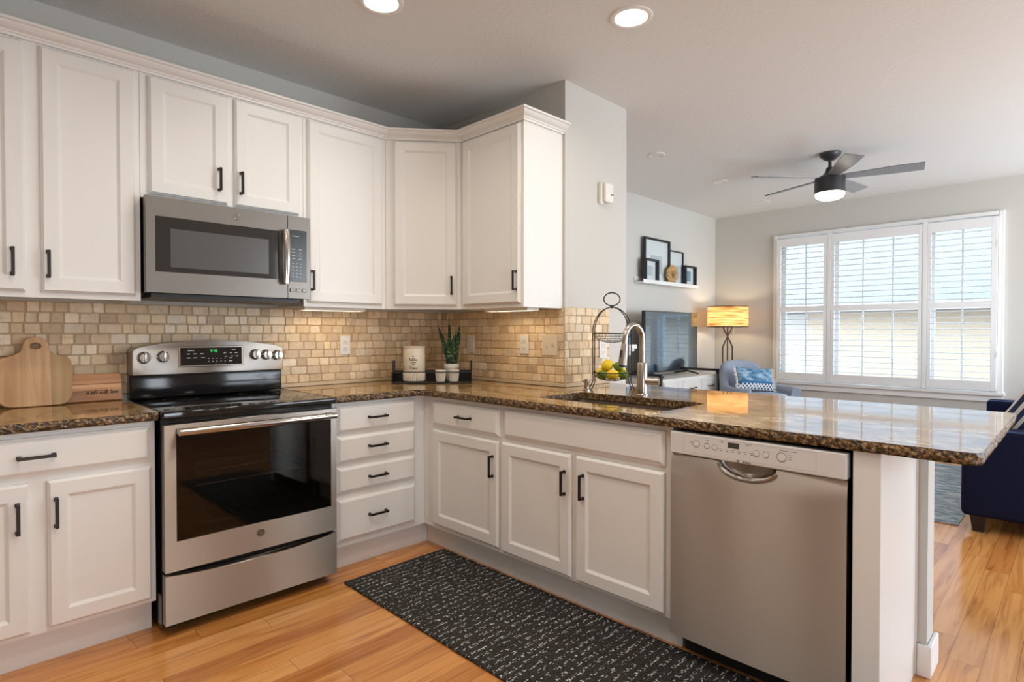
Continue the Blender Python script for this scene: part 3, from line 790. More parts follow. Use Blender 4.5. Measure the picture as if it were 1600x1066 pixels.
# ------------------------------------------------------------------ base cabinets
BF = -.610
def base_body(x0, x1, toe0=None, toe1=None):
    bm = bm_new()
    box(bm, x0, x1, BF, -.016, .138, .879)
    box(bm, x0 if toe0 is None else toe0, x1 if toe1 is None else toe1, -.535, -.016, 0, .138)
    return bm
t = thing('base_cabinet', 'white base cabinet with one drawer over two doors, left of the stove', 'cabinet', (0, 0, 0))
obj('body', base_body(-2.75, -1.962), M['white'], t)
add_door(t, BF, -2.70, -1.978, .720, .858, -2.337, .790, True, 'h')
add_door(t, BF, -2.70, -2.358, .155, .694, -2.391, .576)
add_door(t, BF, -2.308, -1.978, .155, .694, -2.283, .576)
t = thing('drawer_cabinet', 'white base cabinet with four stacked drawers, right of the stove', 'cabinet', (0, 0, 0))
obj('body', base_body(-1.186, -.6108, None, -.5355), M['white'], t)
for a, b_, hz in ((.722, .862, .792), (.566, .706, .640), (.412, .548, .479), (.165, .386, .278)):
    add_door(t, BF, -1.163, -.681, a, b_, -.932, hz, True, 'h')
t = right_thing('base_cabinet', 'white base cabinet with one drawer over one door in the corner', 'cabinet')
bm = bm_new(); box(bm, .6112, 1.262, BF, -.06, .138, .879); box(bm, .5365, 1.262, -.535, -.06, 0, .138); obj('body', bm, M['white'], t, local=True)
add_door(t, BF, .706, 1.243, .718, .852, .990, .788, True, 'h')
add_door(t, BF, .709, 1.240, .163, .694, 1.207, .568)
t = right_thing('sink_cabinet', 'white sink base cabinet with a blank panel over two doors', 'cabinet')
bm = bm_new(); SX0, SX1 = 1.263, 2.187                              # open box so that the basin hangs inside
box(bm, SX0, SX1, BF, BF + .02, .138, .879); box(bm, SX0, SX0 + .018, BF + .02, -.060, .138, .879); box(bm, SX1 - .018, SX1, BF + .02, -.060, .138, .879)
box(bm, SX0 + .018, SX1 - .018, BF + .02, -.060, .138, .156); box(bm, SX0 + .018, SX1 - .018, -.078, -.060, .156, .66); box(bm, SX0, SX1, -.535, -.060, 0, .138)
obj('body', bm, M['white'], t, local=True)
add_door(t, BF, 1.281, 2.160, .722, .858, slab=True, name='blank_panel')
add_door(t, BF, 1.264, 1.701, .155, .696, 1.671, .571)
add_door(t, BF, 1.729, 2.160, .152, .698, 1.774, .571)
# peninsula end panel with its post
t = thing('end_panel', 'white panel closing the peninsula end beside the dishwasher', 'cabinet panel', (-.35, -2.84, 0))
obj('post', B(-.632, -.600, -2.876, -2.802, 0, .879, bev=.002), M['white'], t)
obj('panel', B(-.599, -.104, -2.872, -2.812, 0, .879), M['white'], t)

# ------------------------------------------------------------------ counters
CZ0, CZ1 = .881, .915
def arc(cx, cy, r, a0, a1, n=6): return [(cx + r * math.cos(math.radians(a0 + (a1 - a0) * k / n)), cy + r * math.sin(math.radians(a0 + (a1 - a0) * k / n))) for k in range(n + 1)]
def densify(loop, st=.012):
    out = []
    for i, p in enumerate(loop):
        q = loop[(i + 1) % len(loop)]; L_ = math.dist(p, q); n = max(1, int(L_ / st))
        out += [(p[0] + (q[0] - p[0]) * k / n, p[1] + (q[1] - p[1]) * k / n) for k in range(n)]
    return out
def counter(name, loop, hole, rough_fn, label, loc):
    """loop counter-clockwise; rough_fn says which edge points are chiselled. Returns thing > slab, edge"""
    t = thing(name, label, 'countertop', loc)
    loop = densify(loop)
    n = len(loop)
    nrm = []
    for i in range(n):
        a, b_ = loop[i - 1], loop[(i + 1) % n]; dx, dy = b_[0] - a[0], b_[1] - a[1]; l_ = math.hypot(dx, dy) or 1
        nrm.append((dy / l_, -dx / l_))
    rng = random.Random(3)
    bm = bm_new()
    top = [bm.verts.new((p[0], p[1], CZ1)) for p in loop]
    es = [bm.edges.new((top[i], top[(i + 1) % n])) for i in range(n)]
    hv = []
    if hole:
        hv = [bm.verts.new((p[0], p[1], CZ1)) for p in hole]; es += [bm.edges.new((hv[i], hv[(i + 1) % len(hv)])) for i in range(len(hv))]
    bmesh.ops.triangle_fill(bm, use_beauty=True, edges=es)
    for f in bm.faces:
        f.normal_update()
        if f.normal.z < 0: f.normal_flip()
    obj('slab', bm, M['granite'], t, fix=False)
    bm = bm_new(); rows = []
    zs = [CZ1, CZ1 - .003, CZ1 - .011, CZ1 - .020, CZ1 - .028, CZ0]
    for k, z in enumerate(zs):
        row = []
        for i, p in enumerate(loop):
            j = 0
            if rough_fn(p):
                j = [0, .001, .003, .003, .001, -.003][k] + rng.uniform(-.0035, .0025) * (0 if k == 0 else 1)
            row.append(bm.verts.new((p[0] + nrm[i][0] * j, p[1] + nrm[i][1] * j, z + (rng.uniform(-.002, .002) if 0 < k < 5 and rough_fn(p) else 0))))
        rows.append(row)
    for a, b_ in zip(rows, rows[1:]):
        for i in range(n): bm.faces.new((a[i], b_[i], b_[(i + 1) % n], a[(i + 1) % n]))
    e = obj('chiselled_edge', bm, M['granite_edge'], t, fix=False); e['label'] = 'rough chiselled edge'
    if hole:
        bm = bm_new(); m_ = len(hole)
        a = [bm.verts.new((p[0], p[1], CZ1)) for p in hole]; b_ = [bm.verts.new((p[0], p[1], CZ0)) for p in hole]
        for i in range(m_): bm.faces.new((a[i], a[(i + 1) % m_], b_[(i + 1) % m_], b_[i]))
        obj('cutout_edge', bm, M['granite_edge'], t, fix=False)
    bm = bm_new()
    bot = [bm.verts.new((p[0], p[1], CZ0)) for p in loop]; es = [bm.edges.new((bot[i], bot[(i + 1) % n])) for i in range(n)]
    if hole:
        hb = [bm.verts.new((p[0], p[1], CZ0)) for p in hole]; es += [bm.edges.new((hb[i], hb[(i + 1) % len(hb)])) for i in range(len(hb))]
    bmesh.ops.triangle_fill(bm, use_beauty=True, edges=es)
    obj('underside', bm, M['granite_edge'], t)
    return t
counter('countertop', [(-2.75, -.013), (-2.75, -.648), (-1.957, -.648), (-1.957, -.013)], None, lambda p: p[1] < -.60 or (p[0] > -1.97 and p[1] < -.1),
        'short brown granite countertop holding the cutting boards, left of the stove', (-2.35, -.33, CZ0))
SK = dict(x0=-.490, x1=-.130, y0=-2.090, y1=-1.375)
hole = [(SK['x1'] - .03, SK['y1'])] + [(SK['x0'] + .03, SK['y1'])] + arc(SK['x0'] + .03, SK['y1'] - .03, .03, 90, 180, 4)[1:] + arc(SK['x0'] + .03, SK['y0'] + .03, .03, 180, 270, 4) + arc(SK['x1'] - .03, SK['y0'] + .03, .03, 270, 360, 4) + arc(SK['x1'] - .03, SK['y1'] - .03, .03, 0, 90, 4)[:-1]
PB, PE = .447, -3.105
loop = [(-1.188, -.013), (-1.188, -.648)] + [(-.720, -.648)] + arc(-.720, -.720, .072, 90, 0, 5)[1:] + [(-.648, PE + .035)] + arc(-.613, PE + .035, .035, 180, 270, 4)[1:] + [(PB - .03, PE)] + arc(PB - .03, PE + .03, .03, 270, 360, 4)[1:] + [(PB, WY - .013), (-.013, WY - .013), (-.013, -.013)]
counter('countertop', loop, hole, lambda p: (p[1] < -.60 and p[0] < -.63) or p[1] < -3.05 or p[0] > .43 or p[0] < -1.18 and p[1] < -.1,
        'long brown granite countertop turning the corner into the peninsula with the sink', (-.2, -1.6, CZ0))

# sink
t = thing('sink', 'brown composite undermount sink in the granite peninsula', 'sink', (-.31, -1.733, .70))
bm = bm_new(); x0, x1, y0, y1 = SK['x0'] - .006, SK['x1'] + .006, SK['y0'] - .006, SK['y1'] + .006
def rr(x0, x1, y0, y1, r, z): return [Vector((px, py, z)) for px, py in (arc(x1 - r, y1 - r, r, 0, 90, 4) + arc(x0 + r, y1 - r, r, 90, 180, 4) + arc(x0 + r, y0 + r, r, 180, 270, 4) + arc(x1 - r, y0 + r, r, 270, 360, 4))]
def loft(bm, loops, cap0=False, cap1=False):
    R_ = [[bm.verts.new(v) for v in L_] for L_ in loops]
    for a, b_ in zip(R_, R_[1:]):
        n = len(a)
        for i in range(n): bm.faces.new((a[i], a[(i + 1) % n], b_[(i + 1) % n], b_[i]))
    if cap0: bm.faces.new(R_[0][::-1])
    if cap1: bm.faces.new(R_[-1])
    return bm
lo = [rr(x0 - .015, x1 + .015, y0 - .015, y1 + .015, .045, .8795), rr(x0, x1, y0, y1, .035, .8795), rr(x0 + .004, x1 - .004, y0 + .004, y1 - .004, .04, .86), rr(x0 + .010, x1 - .010, y0 + .010, y1 - .010, .05, .72), rr(x0 + .03, x1 - .03, y0 + .03, y1 - .03, .05, .700)]
outer = [rr(x0 + .02, x1 - .02, y0 + .02, y1 - .02, .05, .688), rr(x0 - .004, x1 + .004, y0 - .004, y1 + .004, .05, .71), rr(x0 - .015, x1 + .015, y0 - .015, y1 + .015, .045, .868), lo[0]]
loft(bm, outer, cap0=True); loft(bm, lo, cap1=True)
bmesh.ops.remove_doubles(bm, verts=bm.verts[:], dist=1e-5)
obj('basin', bm, M['sink'], t, smooth=True)
bm = bm_new(); lathe(bm, [(.0005, .7042), (.030, .7042), (.042, .7055), (.043, .7005)], (-.31, -1.733, 0), 24, cap=False); obj('drain', bm, M['steel_smooth'], t, smooth=True)

# faucet
FX, FY = -.060, -1.708
t = thing('faucet', 'brushed nickel gooseneck pull-down faucet behind the sink', 'faucet', (FX, FY, CZ1))
bm = bm_new(); lathe(bm, [(.030, CZ1 + .0002), (.030, CZ1 + .006), (.0255, CZ1 + .010), (.0255, CZ1 + .165), (.0235, CZ1 + .168), (.016, CZ1 + .170)], (FX, FY, 0), 28); obj('body', bm, M['nickel'], t, smooth=True)
# gooseneck leans over the bowl: direction towards -x and a little along +y
dv = Vector((-1, .06, 0)).normalized(); R_ = .072
pts = [Vector((FX, FY, CZ1 + .165)), Vector((FX, FY, CZ1 + .23)), Vector((FX, FY, CZ1 + .285))]
for k in range(1, 13):
    a = PI * k / 12
    pts.append(Vector((FX, FY, CZ1 + .285)) + dv * (R_ - R_ * math.cos(a)) + Vector((0, 0, R_ * math.sin(a))))
end = pts[-1]; pts.append(end + Vector((0, 0, -.02)) + dv * .002)
obj('spout', tube(bm_new(), pts, .0145, 16), M['nickel'], t, smooth=True)
hd = end + Vector((0, 0, -.02)) + dv * .002; he = hd + Vector((0, 0, -.105)) + dv * .016
h = obj('spray_head', tube(bm_new(), [hd, hd.lerp(he, .15), hd.lerp(he, .5), hd.lerp(he, .9), he], lambda u: .0155 + .0065 * min(1, u * 1.5), 18), M['nickel'], t, smooth=True)
obj('nozzle', tube(bm_new(), [he + Vector((0, 0, .001)), he + Vector((0, 0, -.008)) + dv * .0012], .0195, 18), M['black_plastic'], h, smooth=True)
bp_ = hd.lerp(he, .3) + dv * .0185
obj('button', tube(bm_new(), [bp_, bp_ + Vector((0, 0, -.035)) + dv * .006], .0055, 8), M['black_plastic'], h, smooth=True)
hv = Vector((.30, -.95, 0)).normalized(); p0 = Vector((FX, FY, CZ1 + .075))
obj('lever', tube(bm_new(), [p0 + hv * .015, p0 + hv * .05, p0 + hv * .051, p0 + hv * .085], lambda u: .019 if u < .5 else .0185, 18), M['nickel'], t, smooth=True)
# soap dispenser
t = thing('soap_dispenser', 'small brushed nickel soap dispenser at the sink corner', 'soap dispenser', (-.040, -1.340, CZ1))
bm = bm_new(); lathe(bm, [(.019, CZ1 + .0002), (.019, CZ1 + .006), (.0135, CZ1 + .010), (.0125, CZ1 + .040), (.014, CZ1 + .042), (.014, CZ1 + .060), (.008, CZ1 + .064)], (-.040, -1.340, 0), 20); obj('body', bm, M['nickel'], t, smooth=True)
obj('nozzle', tube(bm_new(), [(-.040, -1.340, CZ1 + .055), (-.066, -1.345, CZ1 + .058), (-.086, -1.350, CZ1 + .050)], .0055, 10), M['nickel'], t, smooth=True)

# ------------------------------------------------------------------ backsplash
TONES = [(.75, .58, .37), (.79, .63, .43), (.71, .54, .34), (.83, .69, .50), (.66, .49, .31), (.77, .62, .44), (.80, .63, .41), (.73, .59, .41), (.84, .72, .55), (.60, .45, .29)]
def tiles_bm(x0, x1, z0, z1, rng, cuts=()):
    """tumbled tiles on local plane y=0 facing -y, bm with a colour layer"""
    bm = bm_new(); lay = bm.loops.layers.float_color.new('tone')
    nrow = 9; hrow = (z1 - z0) / nrow; g = .0016
    for r in range(nrow):
        za, zb = z0 + r * hrow, z0 + (r + 1) * hrow
        x = x0 - rng.uniform(0, .05)
        while x < x1:
            w_ = rng.choice((.044, .050, .058, .066, .078, .086, .094)) * rng.uniform(.95, 1.05)
            a, b_ = max(x, x0), min(x + w_, x1)
            if x1 - b_ < .02: b_ = x1; w_ = x1 - x + 1e-4
            x += w_
            if b_ - a < .012: continue
            j = lambda s=.0017: rng.uniform(-s, s)
            T = rng.choice(TONES); v = rng.uniform(.88, 1.14); T = (T[0] * v, T[1] * v, T[2] * v, 1)
            d = .0085 + rng.uniform(-.0015, .0015)
            cs = [(a + g + j(), za + g + j()), (b_ - g + j(), za + g + j()), (b_ - g + j(), zb - g + j()), (a + g + j(), zb - g + j())]
            cs = [(min(max(px, x0 + .0005), x1 - .0005), min(max(pz, z0 + .0005), z1 - .0005)) for px, pz in cs]
            mx, mz = sum(p[0] for p in cs) / 4, sum(p[1] for p in cs) / 4
            # eight-sided outline: softened corners
            oc = []
            for k in range(4):
                p, q, pr = cs[k], cs[(k + 1) % 4], cs[k - 1]
                f = rng.uniform(.05, .14)
                oc.append((p[0] + (pr[0] - p[0]) * f, p[1] + (pr[1] - p[1]) * f)); oc.append((p[0] + (q[0] - p[0]) * f * .7, p[1] + (q[1] - p[1]) * f * .7))
            R0 = [bm.verts.new((px, -.003, pz)) for px, pz in oc]
            R1 = [bm.verts.new((px + (mx - px) * .03, -d + .002, pz + (mz - pz) * .05)) for px, pz in oc]
            R2 = [bm.verts.new((px + (mx - px) * .10, -d, pz + (mz - pz) * .14)) for px, pz in oc]
            fs = []
            for A_, B_ in ((R0, R1), (R1, R2)):
                for k in range(8): fs.append(bm.faces.new((A_[k], A_[(k + 1) % 8], B_[(k + 1) % 8], B_[k])))
            fs.append(bm.faces.new(R2))
            for f in fs:
                for l_ in f.loops: l_[lay] = T
    return bm
rng = random.Random(21)
t = thing('tile_backsplash', 'tan tumbled stone tile backsplash in brick rows between counters and upper cabinets', 'backsplash', (0, 0, CZ1))
MAT[t.name] = Matrix.Identity(4); t.location = (0, 0, 0)
TZ0, TZ1 = .938, 1.3755
def field(mw, x0, x1, z1=TZ1, z0=TZ0):
    obj('tile_field', xform(tiles_bm(x0, x1, z0, z1, rng), mw), M['tile'], t, fix=False)
    obj('grout', xform(B(x0, x1, -.0045, -.0005, z0, z1), mw), M['grout'], t)
IY = Matrix.Identity(4)
ME = Matrix.Translation((0, WY, 0))
MR = Matrix.Rotation(-PI / 2, 4, 'Z')
field(IY, -2.75, -.0095)
obj('tile_field', xform(tiles_bm(-1.944, -1.196, 1.3775, 1.39, rng), IY), M['tile'], t, fix=False) if False else None
field(MR, .0005, 1.150)
field(ME, -.0095, .436, 1.385)
for mw, a, b_ in ((IY, -2.75, -1.957), (IY, -1.186, -.013), (MR, .013, 1.1625), (ME, -.0125, .436)):
    obj('pencil_trim', xform(B(a, b_, -.0125, -.0005, CZ1 + .0005, TZ0 - .001, bev=.004), mw), M['pencil'], t)
# electrical plates
def plate(mw, cx, cz, w_, h_, kind, label, m='outlet'):
    t = thing({'duplex': 'wall_outlet', 'blank': 'wall_plate', 'switch': 'light_switch'}[kind], label, {'duplex': 'outlet', 'blank': 'wall plate', 'switch': 'light switch'}[kind], (0, 0, 0))
    t.matrix_world = mw @ Matrix.Translation((cx, -.010, cz)); MAT[t.name] = mw @ Matrix.Translation((cx, -.010, cz))
    obj('plate', B(-w_ / 2, w_ / 2, -.006, 0, -h_ / 2, h_ / 2, bev=.0025), M[m], t, local=True)
    if kind == 'duplex':
        for s in (-1, 1):
            bm = bm_new(); box(bm, -.017, .017, -.0085, -.005, s * .021 - .015, s * .021 + .015, bev=.003); f = obj('socket', bm, M[m], t, local=True)
            bm = bm_new(); box(bm, -.0085, -.0060, -.0088, -.0080, s * .021 - .004, s * .021 + .006); box(bm, .0060, .0085, -.0088, -.0080, s * .021 - .004, s * .021 + .006); box(bm, -.002, .002, -.0088, -.0080, s * .021 - .011, s * .021 - .007); obj('slots', bm, M['slot'], f, local=True)
    elif kind == 'switch':
        for s in (-1, 1):
            bm = bm_new(); box(bm, s * .023 - .0055, s * .023 + .0055, -.0075, -.005, -.012, .012); box(bm, s * .023 - .004, s * .023 + .004, -.019, -.006, -.002 + .006 * s, .006 + .006 * s, bev=.001); obj('toggle', bm, M[m], t, local=True)
    else:
        obj('cover', B(-.016, .016, -.0085, -.005, -.033, .033, bev=.002), M[m], t, local=True)
plate(IY, -.777, 1.157, .070, .116, 'duplex', 'white duplex outlet on the tiles above the drawer cabinet')
plate(MR, .330, 1.159, .074, .116, 'blank', 'white plate on the tiles just right of the snake plant')
plate(MR, .836, 1.163, .074, .116, 'duplex', 'white duplex outlet on the tiles beside the double switch')
plate(MR, 1.046, 1.160, .118, .120, 'switch', 'almond double toggle switch near the end of the tiled wall', 'almond')
plate(ME, .357, 1.135, .074, .116, 'duplex', 'white outlet on the pale tiled wall end behind the fruit basket')
t = thing('wall_sensor', 'small ivory sensor box high on the wall end', 'sensor', (.363, WY, 2.03))
bm = B(.318, .352, WY - .022, WY - .0005, 2.035, 2.165, bev=.003); obj('backplate', bm, M['detector'], t)
bm = B(.338, .425, WY - .045, WY - .0225, 2.045, 2.168, bev=.012, seg=3); h = obj('housing', bm, M['detector'], t, smooth=True)
obj('lens', B(.395, .418, WY - .0465, WY - .044, 2.092, 2.098), M['slot'], h)

# ------------------------------------------------------------------ stove
RX0, RX1 = -1.949, -1.199; RC = (RX0 + RX1) / 2
t = thing('electric_range', 'stainless steel electric range with a black glass cooktop', 'stove', (RC, -.35, 0))
bm = bm_new(); box(bm, RX0, RX0 + .012, -.640, -.02, .03, .884); box(bm, RX1 - .012, RX1, -.640, -.02, .03, .884); box(bm, RX0 + .012, RX1 - .012, -.06, -.02, .03, .884)
box(bm, RX0 + .012, RX1 - .012, -.640, -.06, .03, .25); box(bm, RX0 + .012, RX1 - .012, -.640, -.06, .80, .884); box(bm, RX0 + .012, RX0 + .05, -.640, -.06, .25, .80); box(bm, RX1 - .05, RX1 - .012, -.640, -.06, .25, .80)
obj('body', bm, M['black_enamel'], t)
for x in (RX0 + .05, RX1 - .05):
    for y in (-.58, -.08): obj('foot', lathe(bm_new(), [(.018, 0), (.018, .03)], (x, y, 0), 12), M['black_plastic'], t)
bm = bm_new(); box(bm, RX0 + .0505, RX1 - .0505, -.075, -.0605, .255, .795)
for s in (RX0 + .0505, RX1 - .0605): box(bm, s, s + .010, -.62, -.075, .255, .795)
box(bm, RX0 + .0605, RX1 - .0605, -.62, -.075, .255, .265)
obj('oven_cavity', bm, M['dark'], t)
for zz in (.42, .58):
    bm = bm_new()
    for y in (-.60, -.34, -.10): tube(bm, [(RX0 + .062, y, zz), (RX1 - .062, y, zz)], .003, 6)
    for k in range(14):
        x = RX0 + .075 + k * (RX1 - RX0 - .15) / 13; tube(bm, [(x, -.605, zz + .004), (x, -.09, zz + .004)], .0018, 5)
    obj('oven_rack', bm, M['chrome_wire'], t)
# cooktop
bm = bm_new(); box(bm, RX0 - .004, RX1 + .004, -.685, -.060, .886, .916, bev=.008, seg=3); obj('cooktop', bm, M['black_glass'], t, smooth=True)
for (x, y, r_) in ((RX0 + .19, -.50, .105), (RX1 - .19, -.50, .08), (RX0 + .19, -.22, .075), (RX1 - .19, -.22, .095)):
    bm = bm_new(); lathe(bm, [(r_ - .0025, .9162), (r_, .9162)], (x, y, 0), 40, cap=False); obj('burner_ring', bm, M['print_dark'], t)
# backguard
obj('riser', B(RX0 + .012, RX1 - .012, -.085, -.020, .9165, 1.032, bev=.006), M['black_enamel'], t, smooth=True)
pts = [(RX0 + .014, 1.030), (RX1 - .014, 1.030), (RX1 - .012, 1.045), (RX1 - .012, 1.148)] + [(RX1 - .014 - .03 + .03 * math.cos(a), 1.143 + .022 * math.sin(a)) for a in (.3, .8, 1.3)]
nb = 14
for k in range(nb + 1):
    u = -1 + 2 * k / nb; pts.append((RC - u * .315, 1.170 + .026 * (1 - u * u)))
pts += [(RX0 + .014 + .03 - .03 * math.cos(a), 1.143 + .022 * math.sin(a)) for a in (1.3, .8, .3)] + [(RX0 + .012, 1.148), (RX0 + .012, 1.045)]
bm = bm_new(); xprism(bm, pts, -.108, -.016); bev_all(bm, .006, 2, 50)
bg = obj('backguard', bm, M['steel'], t, smooth=True)
YB = -.108
obj('display_bezel', B(RC - .165, RC + .145, YB - .005, YB + .002, 1.062, 1.168, bev=.004), M['steel_smooth'], bg)
dp = obj('display', B(RC - .157, RC + .137, YB - .0065, YB - .004, 1.070, 1.160, bev=.002), M['black_glass'], bg)
def seg7(s, h_, x, y, z):
    bm = bm_new(); w_ = h_ * .5; th = h_ * .14
    S7 = {'9': 'abcdfg', '4': 'bcfg', '6': 'acdefg', '0': 'abcdef', '1': 'bc', '8': 'abcdefg'}
    for ch in s:
        if ch == ':':
            for q in (.3, .7): box(bm, x, x + th, y, y + .0004, z + h_ * q, z + h_ * q + th)
            x += th * 3; continue
        G = {'a': (0, w_, h_ - th, h_), 'g': (0, w_, h_ / 2 - th / 2, h_ / 2 + th / 2), 'd': (0, w_, 0, th), 'b': (w_ - th, w_, h_ / 2, h_), 'c': (w_ - th, w_, 0, h_ / 2), 'f': (0, th, h_ / 2, h_), 'e': (0, th, 0, h_ / 2)}
        for k in S7[ch]: a = G[k]; box(bm, x + a[0], x + a[1], y, y + .0004, z + a[2], z + a[3])
        x += w_ * 1.35
    return bm
obj('clock_digits', seg7('9:46', .014, RC - .018, YB - .0071, 1.135), M['green_led'], dp)
bm = bm_new()
for (x, z, w_) in [(-.125, 1.145, .03), (-.128, 1.128, .014), (-.098, 1.128, .014), (-.066, 1.128, .014), (-.128, 1.108, .016), (-.098, 1.108, .016), (-.062, 1.108, .016), (.085, 1.146, .02), (.045, 1.130, .012), (.075, 1.130, .012), (.100, 1.130, .014), (.050, 1.112, .014), (.080, 1.112, .012), (.105, 1.112, .014)] + [(-.030 + .020 * k, zz, .005) for k in range(5) for zz in (1.103, 1.088)] + [(.075 - .003, 1.103, .016), (.072, 1.088, .016)]:
    box(bm, RC + x, RC + x + w_, YB - .0070, YB - .0064, z - .0022, z + .0022)
obj('key_legends', bm, M['print_grey'], dp)
obj('lettering', shift(text_bm('APPLIANCES', .006), RC, YB - .0004, 1.050), M['print_dark'], bg) if False else None
for (x, z) in ((RX0 + .062, 1.115), (RX0 + .143, 1.118), (RX1 - .166, 1.118), (RX1 - .106, 1.115), (RX1 - .046, 1.111)):
    kb = bm_new(); lathe(kb, [(.0275, 0), (.0275, .004), (.024, .007), (.0235, .020), (.021, .024), (.0005, .0245)], (0, 0, 0), 28, cap=False)
    xform(kb, Matrix.Translation((x, YB, z)) @ Matrix.Rotation(PI / 2, 4, 'X')); k_ = obj('knob', kb, M['steel_smooth'], bg, smooth=True)
    gb = B(x - .005, x + .005, YB - .036, YB - .023, z - .022, z + .027, bev=.003); obj('knob_grip', gb, M['steel_smooth'], k_, smooth=True)
    rb = bm_new(); lathe(rb, [(.0285, -.0012), (.0295, -.0012), (.0295, .0006), (.0285, .0006)], (0, 0, 0), 28, cap=False); xform(rb, Matrix.Translation((x, YB, z)) @ Matrix.Rotation(PI / 2, 4, 'X')); obj('knob_ring', rb, M['print_dark'], k_)
# oven door
YD = -.690
def frame_bm(x0, x1, z0, z1, ix0, ix1, iz0, iz1, y0, y1, r_=.012):
    """flat frame with a rectangular window"""
    bm = bm_new()
    box(bm, x0, ix0, y0, y1, z0, z1); box(bm, ix1, x1, y0, y1, z0, z1); box(bm, ix0, ix1, y0, y1, z0, iz0); box(bm, ix0, ix1, y0, y1, iz1, z1)
    bmesh.ops.remove_doubles(bm, verts=bm.verts[:], dist=1e-6)
    return bm
bm = frame_bm(RX0 + .002, RX1 - .002, .264, .862, RX0 + .044, RX1 - .030, .385, .842, YD, -.644); dr = obj('oven_door', bm, M['steel'], t)
obj('door_window', B(RX0 + .044, RX1 - .030, YD + .002, YD + .008, .385, .842), M['oven_glass'], dr)
bm = frame_bm(RX0 + .0445, RX1 - .0305, .3855, .8415, RX0 + .115, RX1 - .105, .43, .735, YD + .0085, YD + .012); obj('window_mask', bm, M['black_enamel'], dr)
zh = .836; bm = bm_new()
hp = []
for k in range(13):
    u = -1 + 2 * k / 12; hp.append((RC + .006 + u * .338, YD - .052 - .006 * (1 - u * u), zh))
tube(bm, hp, .0155, 14); hb = obj('door_handle', bm, M['steel_smooth'], dr, smooth=True)
for s in (-1, 1): obj('handle_post', B(RC + .006 + s * .322 - .014, RC + .006 + s * .322 + .014, YD - .052, YD - .0003, zh - .012, zh + .012, bev=.003), M['steel_smooth'], hb)
def emblem(parent, c, r_, nrm, m_ring='steel_smooth', m_fill='slate', mark=True):
    """round monogram badge: ring, field and two interlaced script letters; nrm 'y' faces -y"""
    bm = bm_new(); lathe(bm, [(r_ * .86, .0022), (r_ * .92, .0030), (r_, .0022), (r_, 0)], (0, 0, 0), 36, cap=False); T = Matrix.Translation(c) @ Matrix.Rotation(PI / 2, 4, 'X')
    e = obj('emblem', xform(bm, T), M[m_ring], parent, smooth=True)
    bm = bm_new(); lathe(bm, [(.0002, .0012), (r_ * .88, .0012), (r_ * .88, 0)], (0, 0, 0), 36, cap=False); obj('emblem_field', xform(bm, T), M[m_fill], e)
    bm = bm_new()
    G = [(-.05, .38), (-.3, .52), (-.52, .2), (-.5, -.25), (-.2, -.42), (.0, -.15), (-.02, .1), (-.25, .02)]
    Eq = [(.5, .42), (.25, .52), (.08, .3), (.3, .08), (.05, -.1), (.1, -.42), (.4, -.48), (.58, -.25)]
    for P_ in (G, Eq): tube(bm, [(c[0] + px * r_, c[1] - .0018, c[2] + pz * r_) for px, pz in spline(P_)], r_ * .065, 6)
    for k in range(4):
        a = PI / 4 + k * PI / 2; tube(bm, [(c[0] + r_ * .80 * math.cos(a + s * .35), c[1] - .0018, c[2] + r_ * .80 * math.sin(a + s * .35)) for s in (-1, 0, 1)], r_ * .04, 5)
    obj('monogram', bm, M[m_ring], e, smooth=True)
emblem(dr, (RC + .004, YD, .340), .019, 'y')
# storage drawer with a dipped top edge
pts = [(RX0 + .002, .050), (RX1 - .002, .050), (RX1 - .002, .252)]
for k in range(1, 16):
    u = 1 - 2 * k / 16; pts.append((RC + u * .373, .252 - .024 * (1 - u * u)))
pts += [(RX0 + .002, .252)]
bm = bm_new(); xprism(bm, pts, YD, -.644); obj('drawer', bm, M['steel'], t)

# ------------------------------------------------------------------ microwave
MX0, MX1, MZ0, MZ1, MYF = -1.942, -1.200, 1.392, 1.8335, -.412
t = thing('microwave', 'slate grey over-the-range microwave hung under the short upper cabinet', 'microwave', ((MX0 + MX1) / 2, -.2, MZ0))
obj('body', B(MX0 + .004, MX1 - .004, -.375, -.012, MZ0 + .020, MZ1), M['black_enamel'], t)
bm = B(MX0 + .03, MX1 - .03, -.36, -.03, MZ0 + .001, MZ0 + .0195); obj('vent_base', bm, M['black_plastic'], t)
DX1 = -1.318
bm = frame_bm(MX0, DX1, MZ0 + .020, MZ1, MX0 + .035, DX1 - .042, MZ0 + .112, MZ1 - .085, MYF, -.376); md = obj('door', bm, M['slate'], t)
obj('door_glass', B(MX0 + .035, DX1 - .042, MYF + .0005, MYF + .01, MZ0 + .112, MZ1 - .085), M['mw_glass'], md)
obj('window_screen', B(MX0 + .095, DX1 - .095, MYF - .0004, MYF + .0003, MZ0 + .135, MZ1 - .135), M['mw_screen'], md)
bm = bm_new()
hp = [(DX1 - .016, MYF - .026 - .012 * (1 - (k / 5 - 1) ** 2), MZ0 + .095 + k * .0265) for k in range(11)]
tube(bm, hp, .0100, 14, flat=1.75); h = obj('handle', bm, M['steel_smooth'], md, smooth=True)
for zz in (MZ0 + .100, MZ0 + .355): obj('handle_post', B(DX1 - .026, DX1 - .006, MYF - .034, MYF - .0003, zz - .012, zz + .012, bev=.003), M['steel_smooth'], h)
emblem(md, (MX0 + .378, MYF, MZ1 - .043), .016, 'y')
cp = obj('control_panel', B(DX1 + .003, MX1, MYF, -.376, MZ0 + .020, MZ1), M['slate'], t)
kp = obj('keypad', B(DX1 + .010, MX1 - .016, MYF - .001, MYF + .002, MZ0 + .105, MZ1 - .070, bev=.0006, seg=1), M['panel_black'], cp)
bm = bm_new()
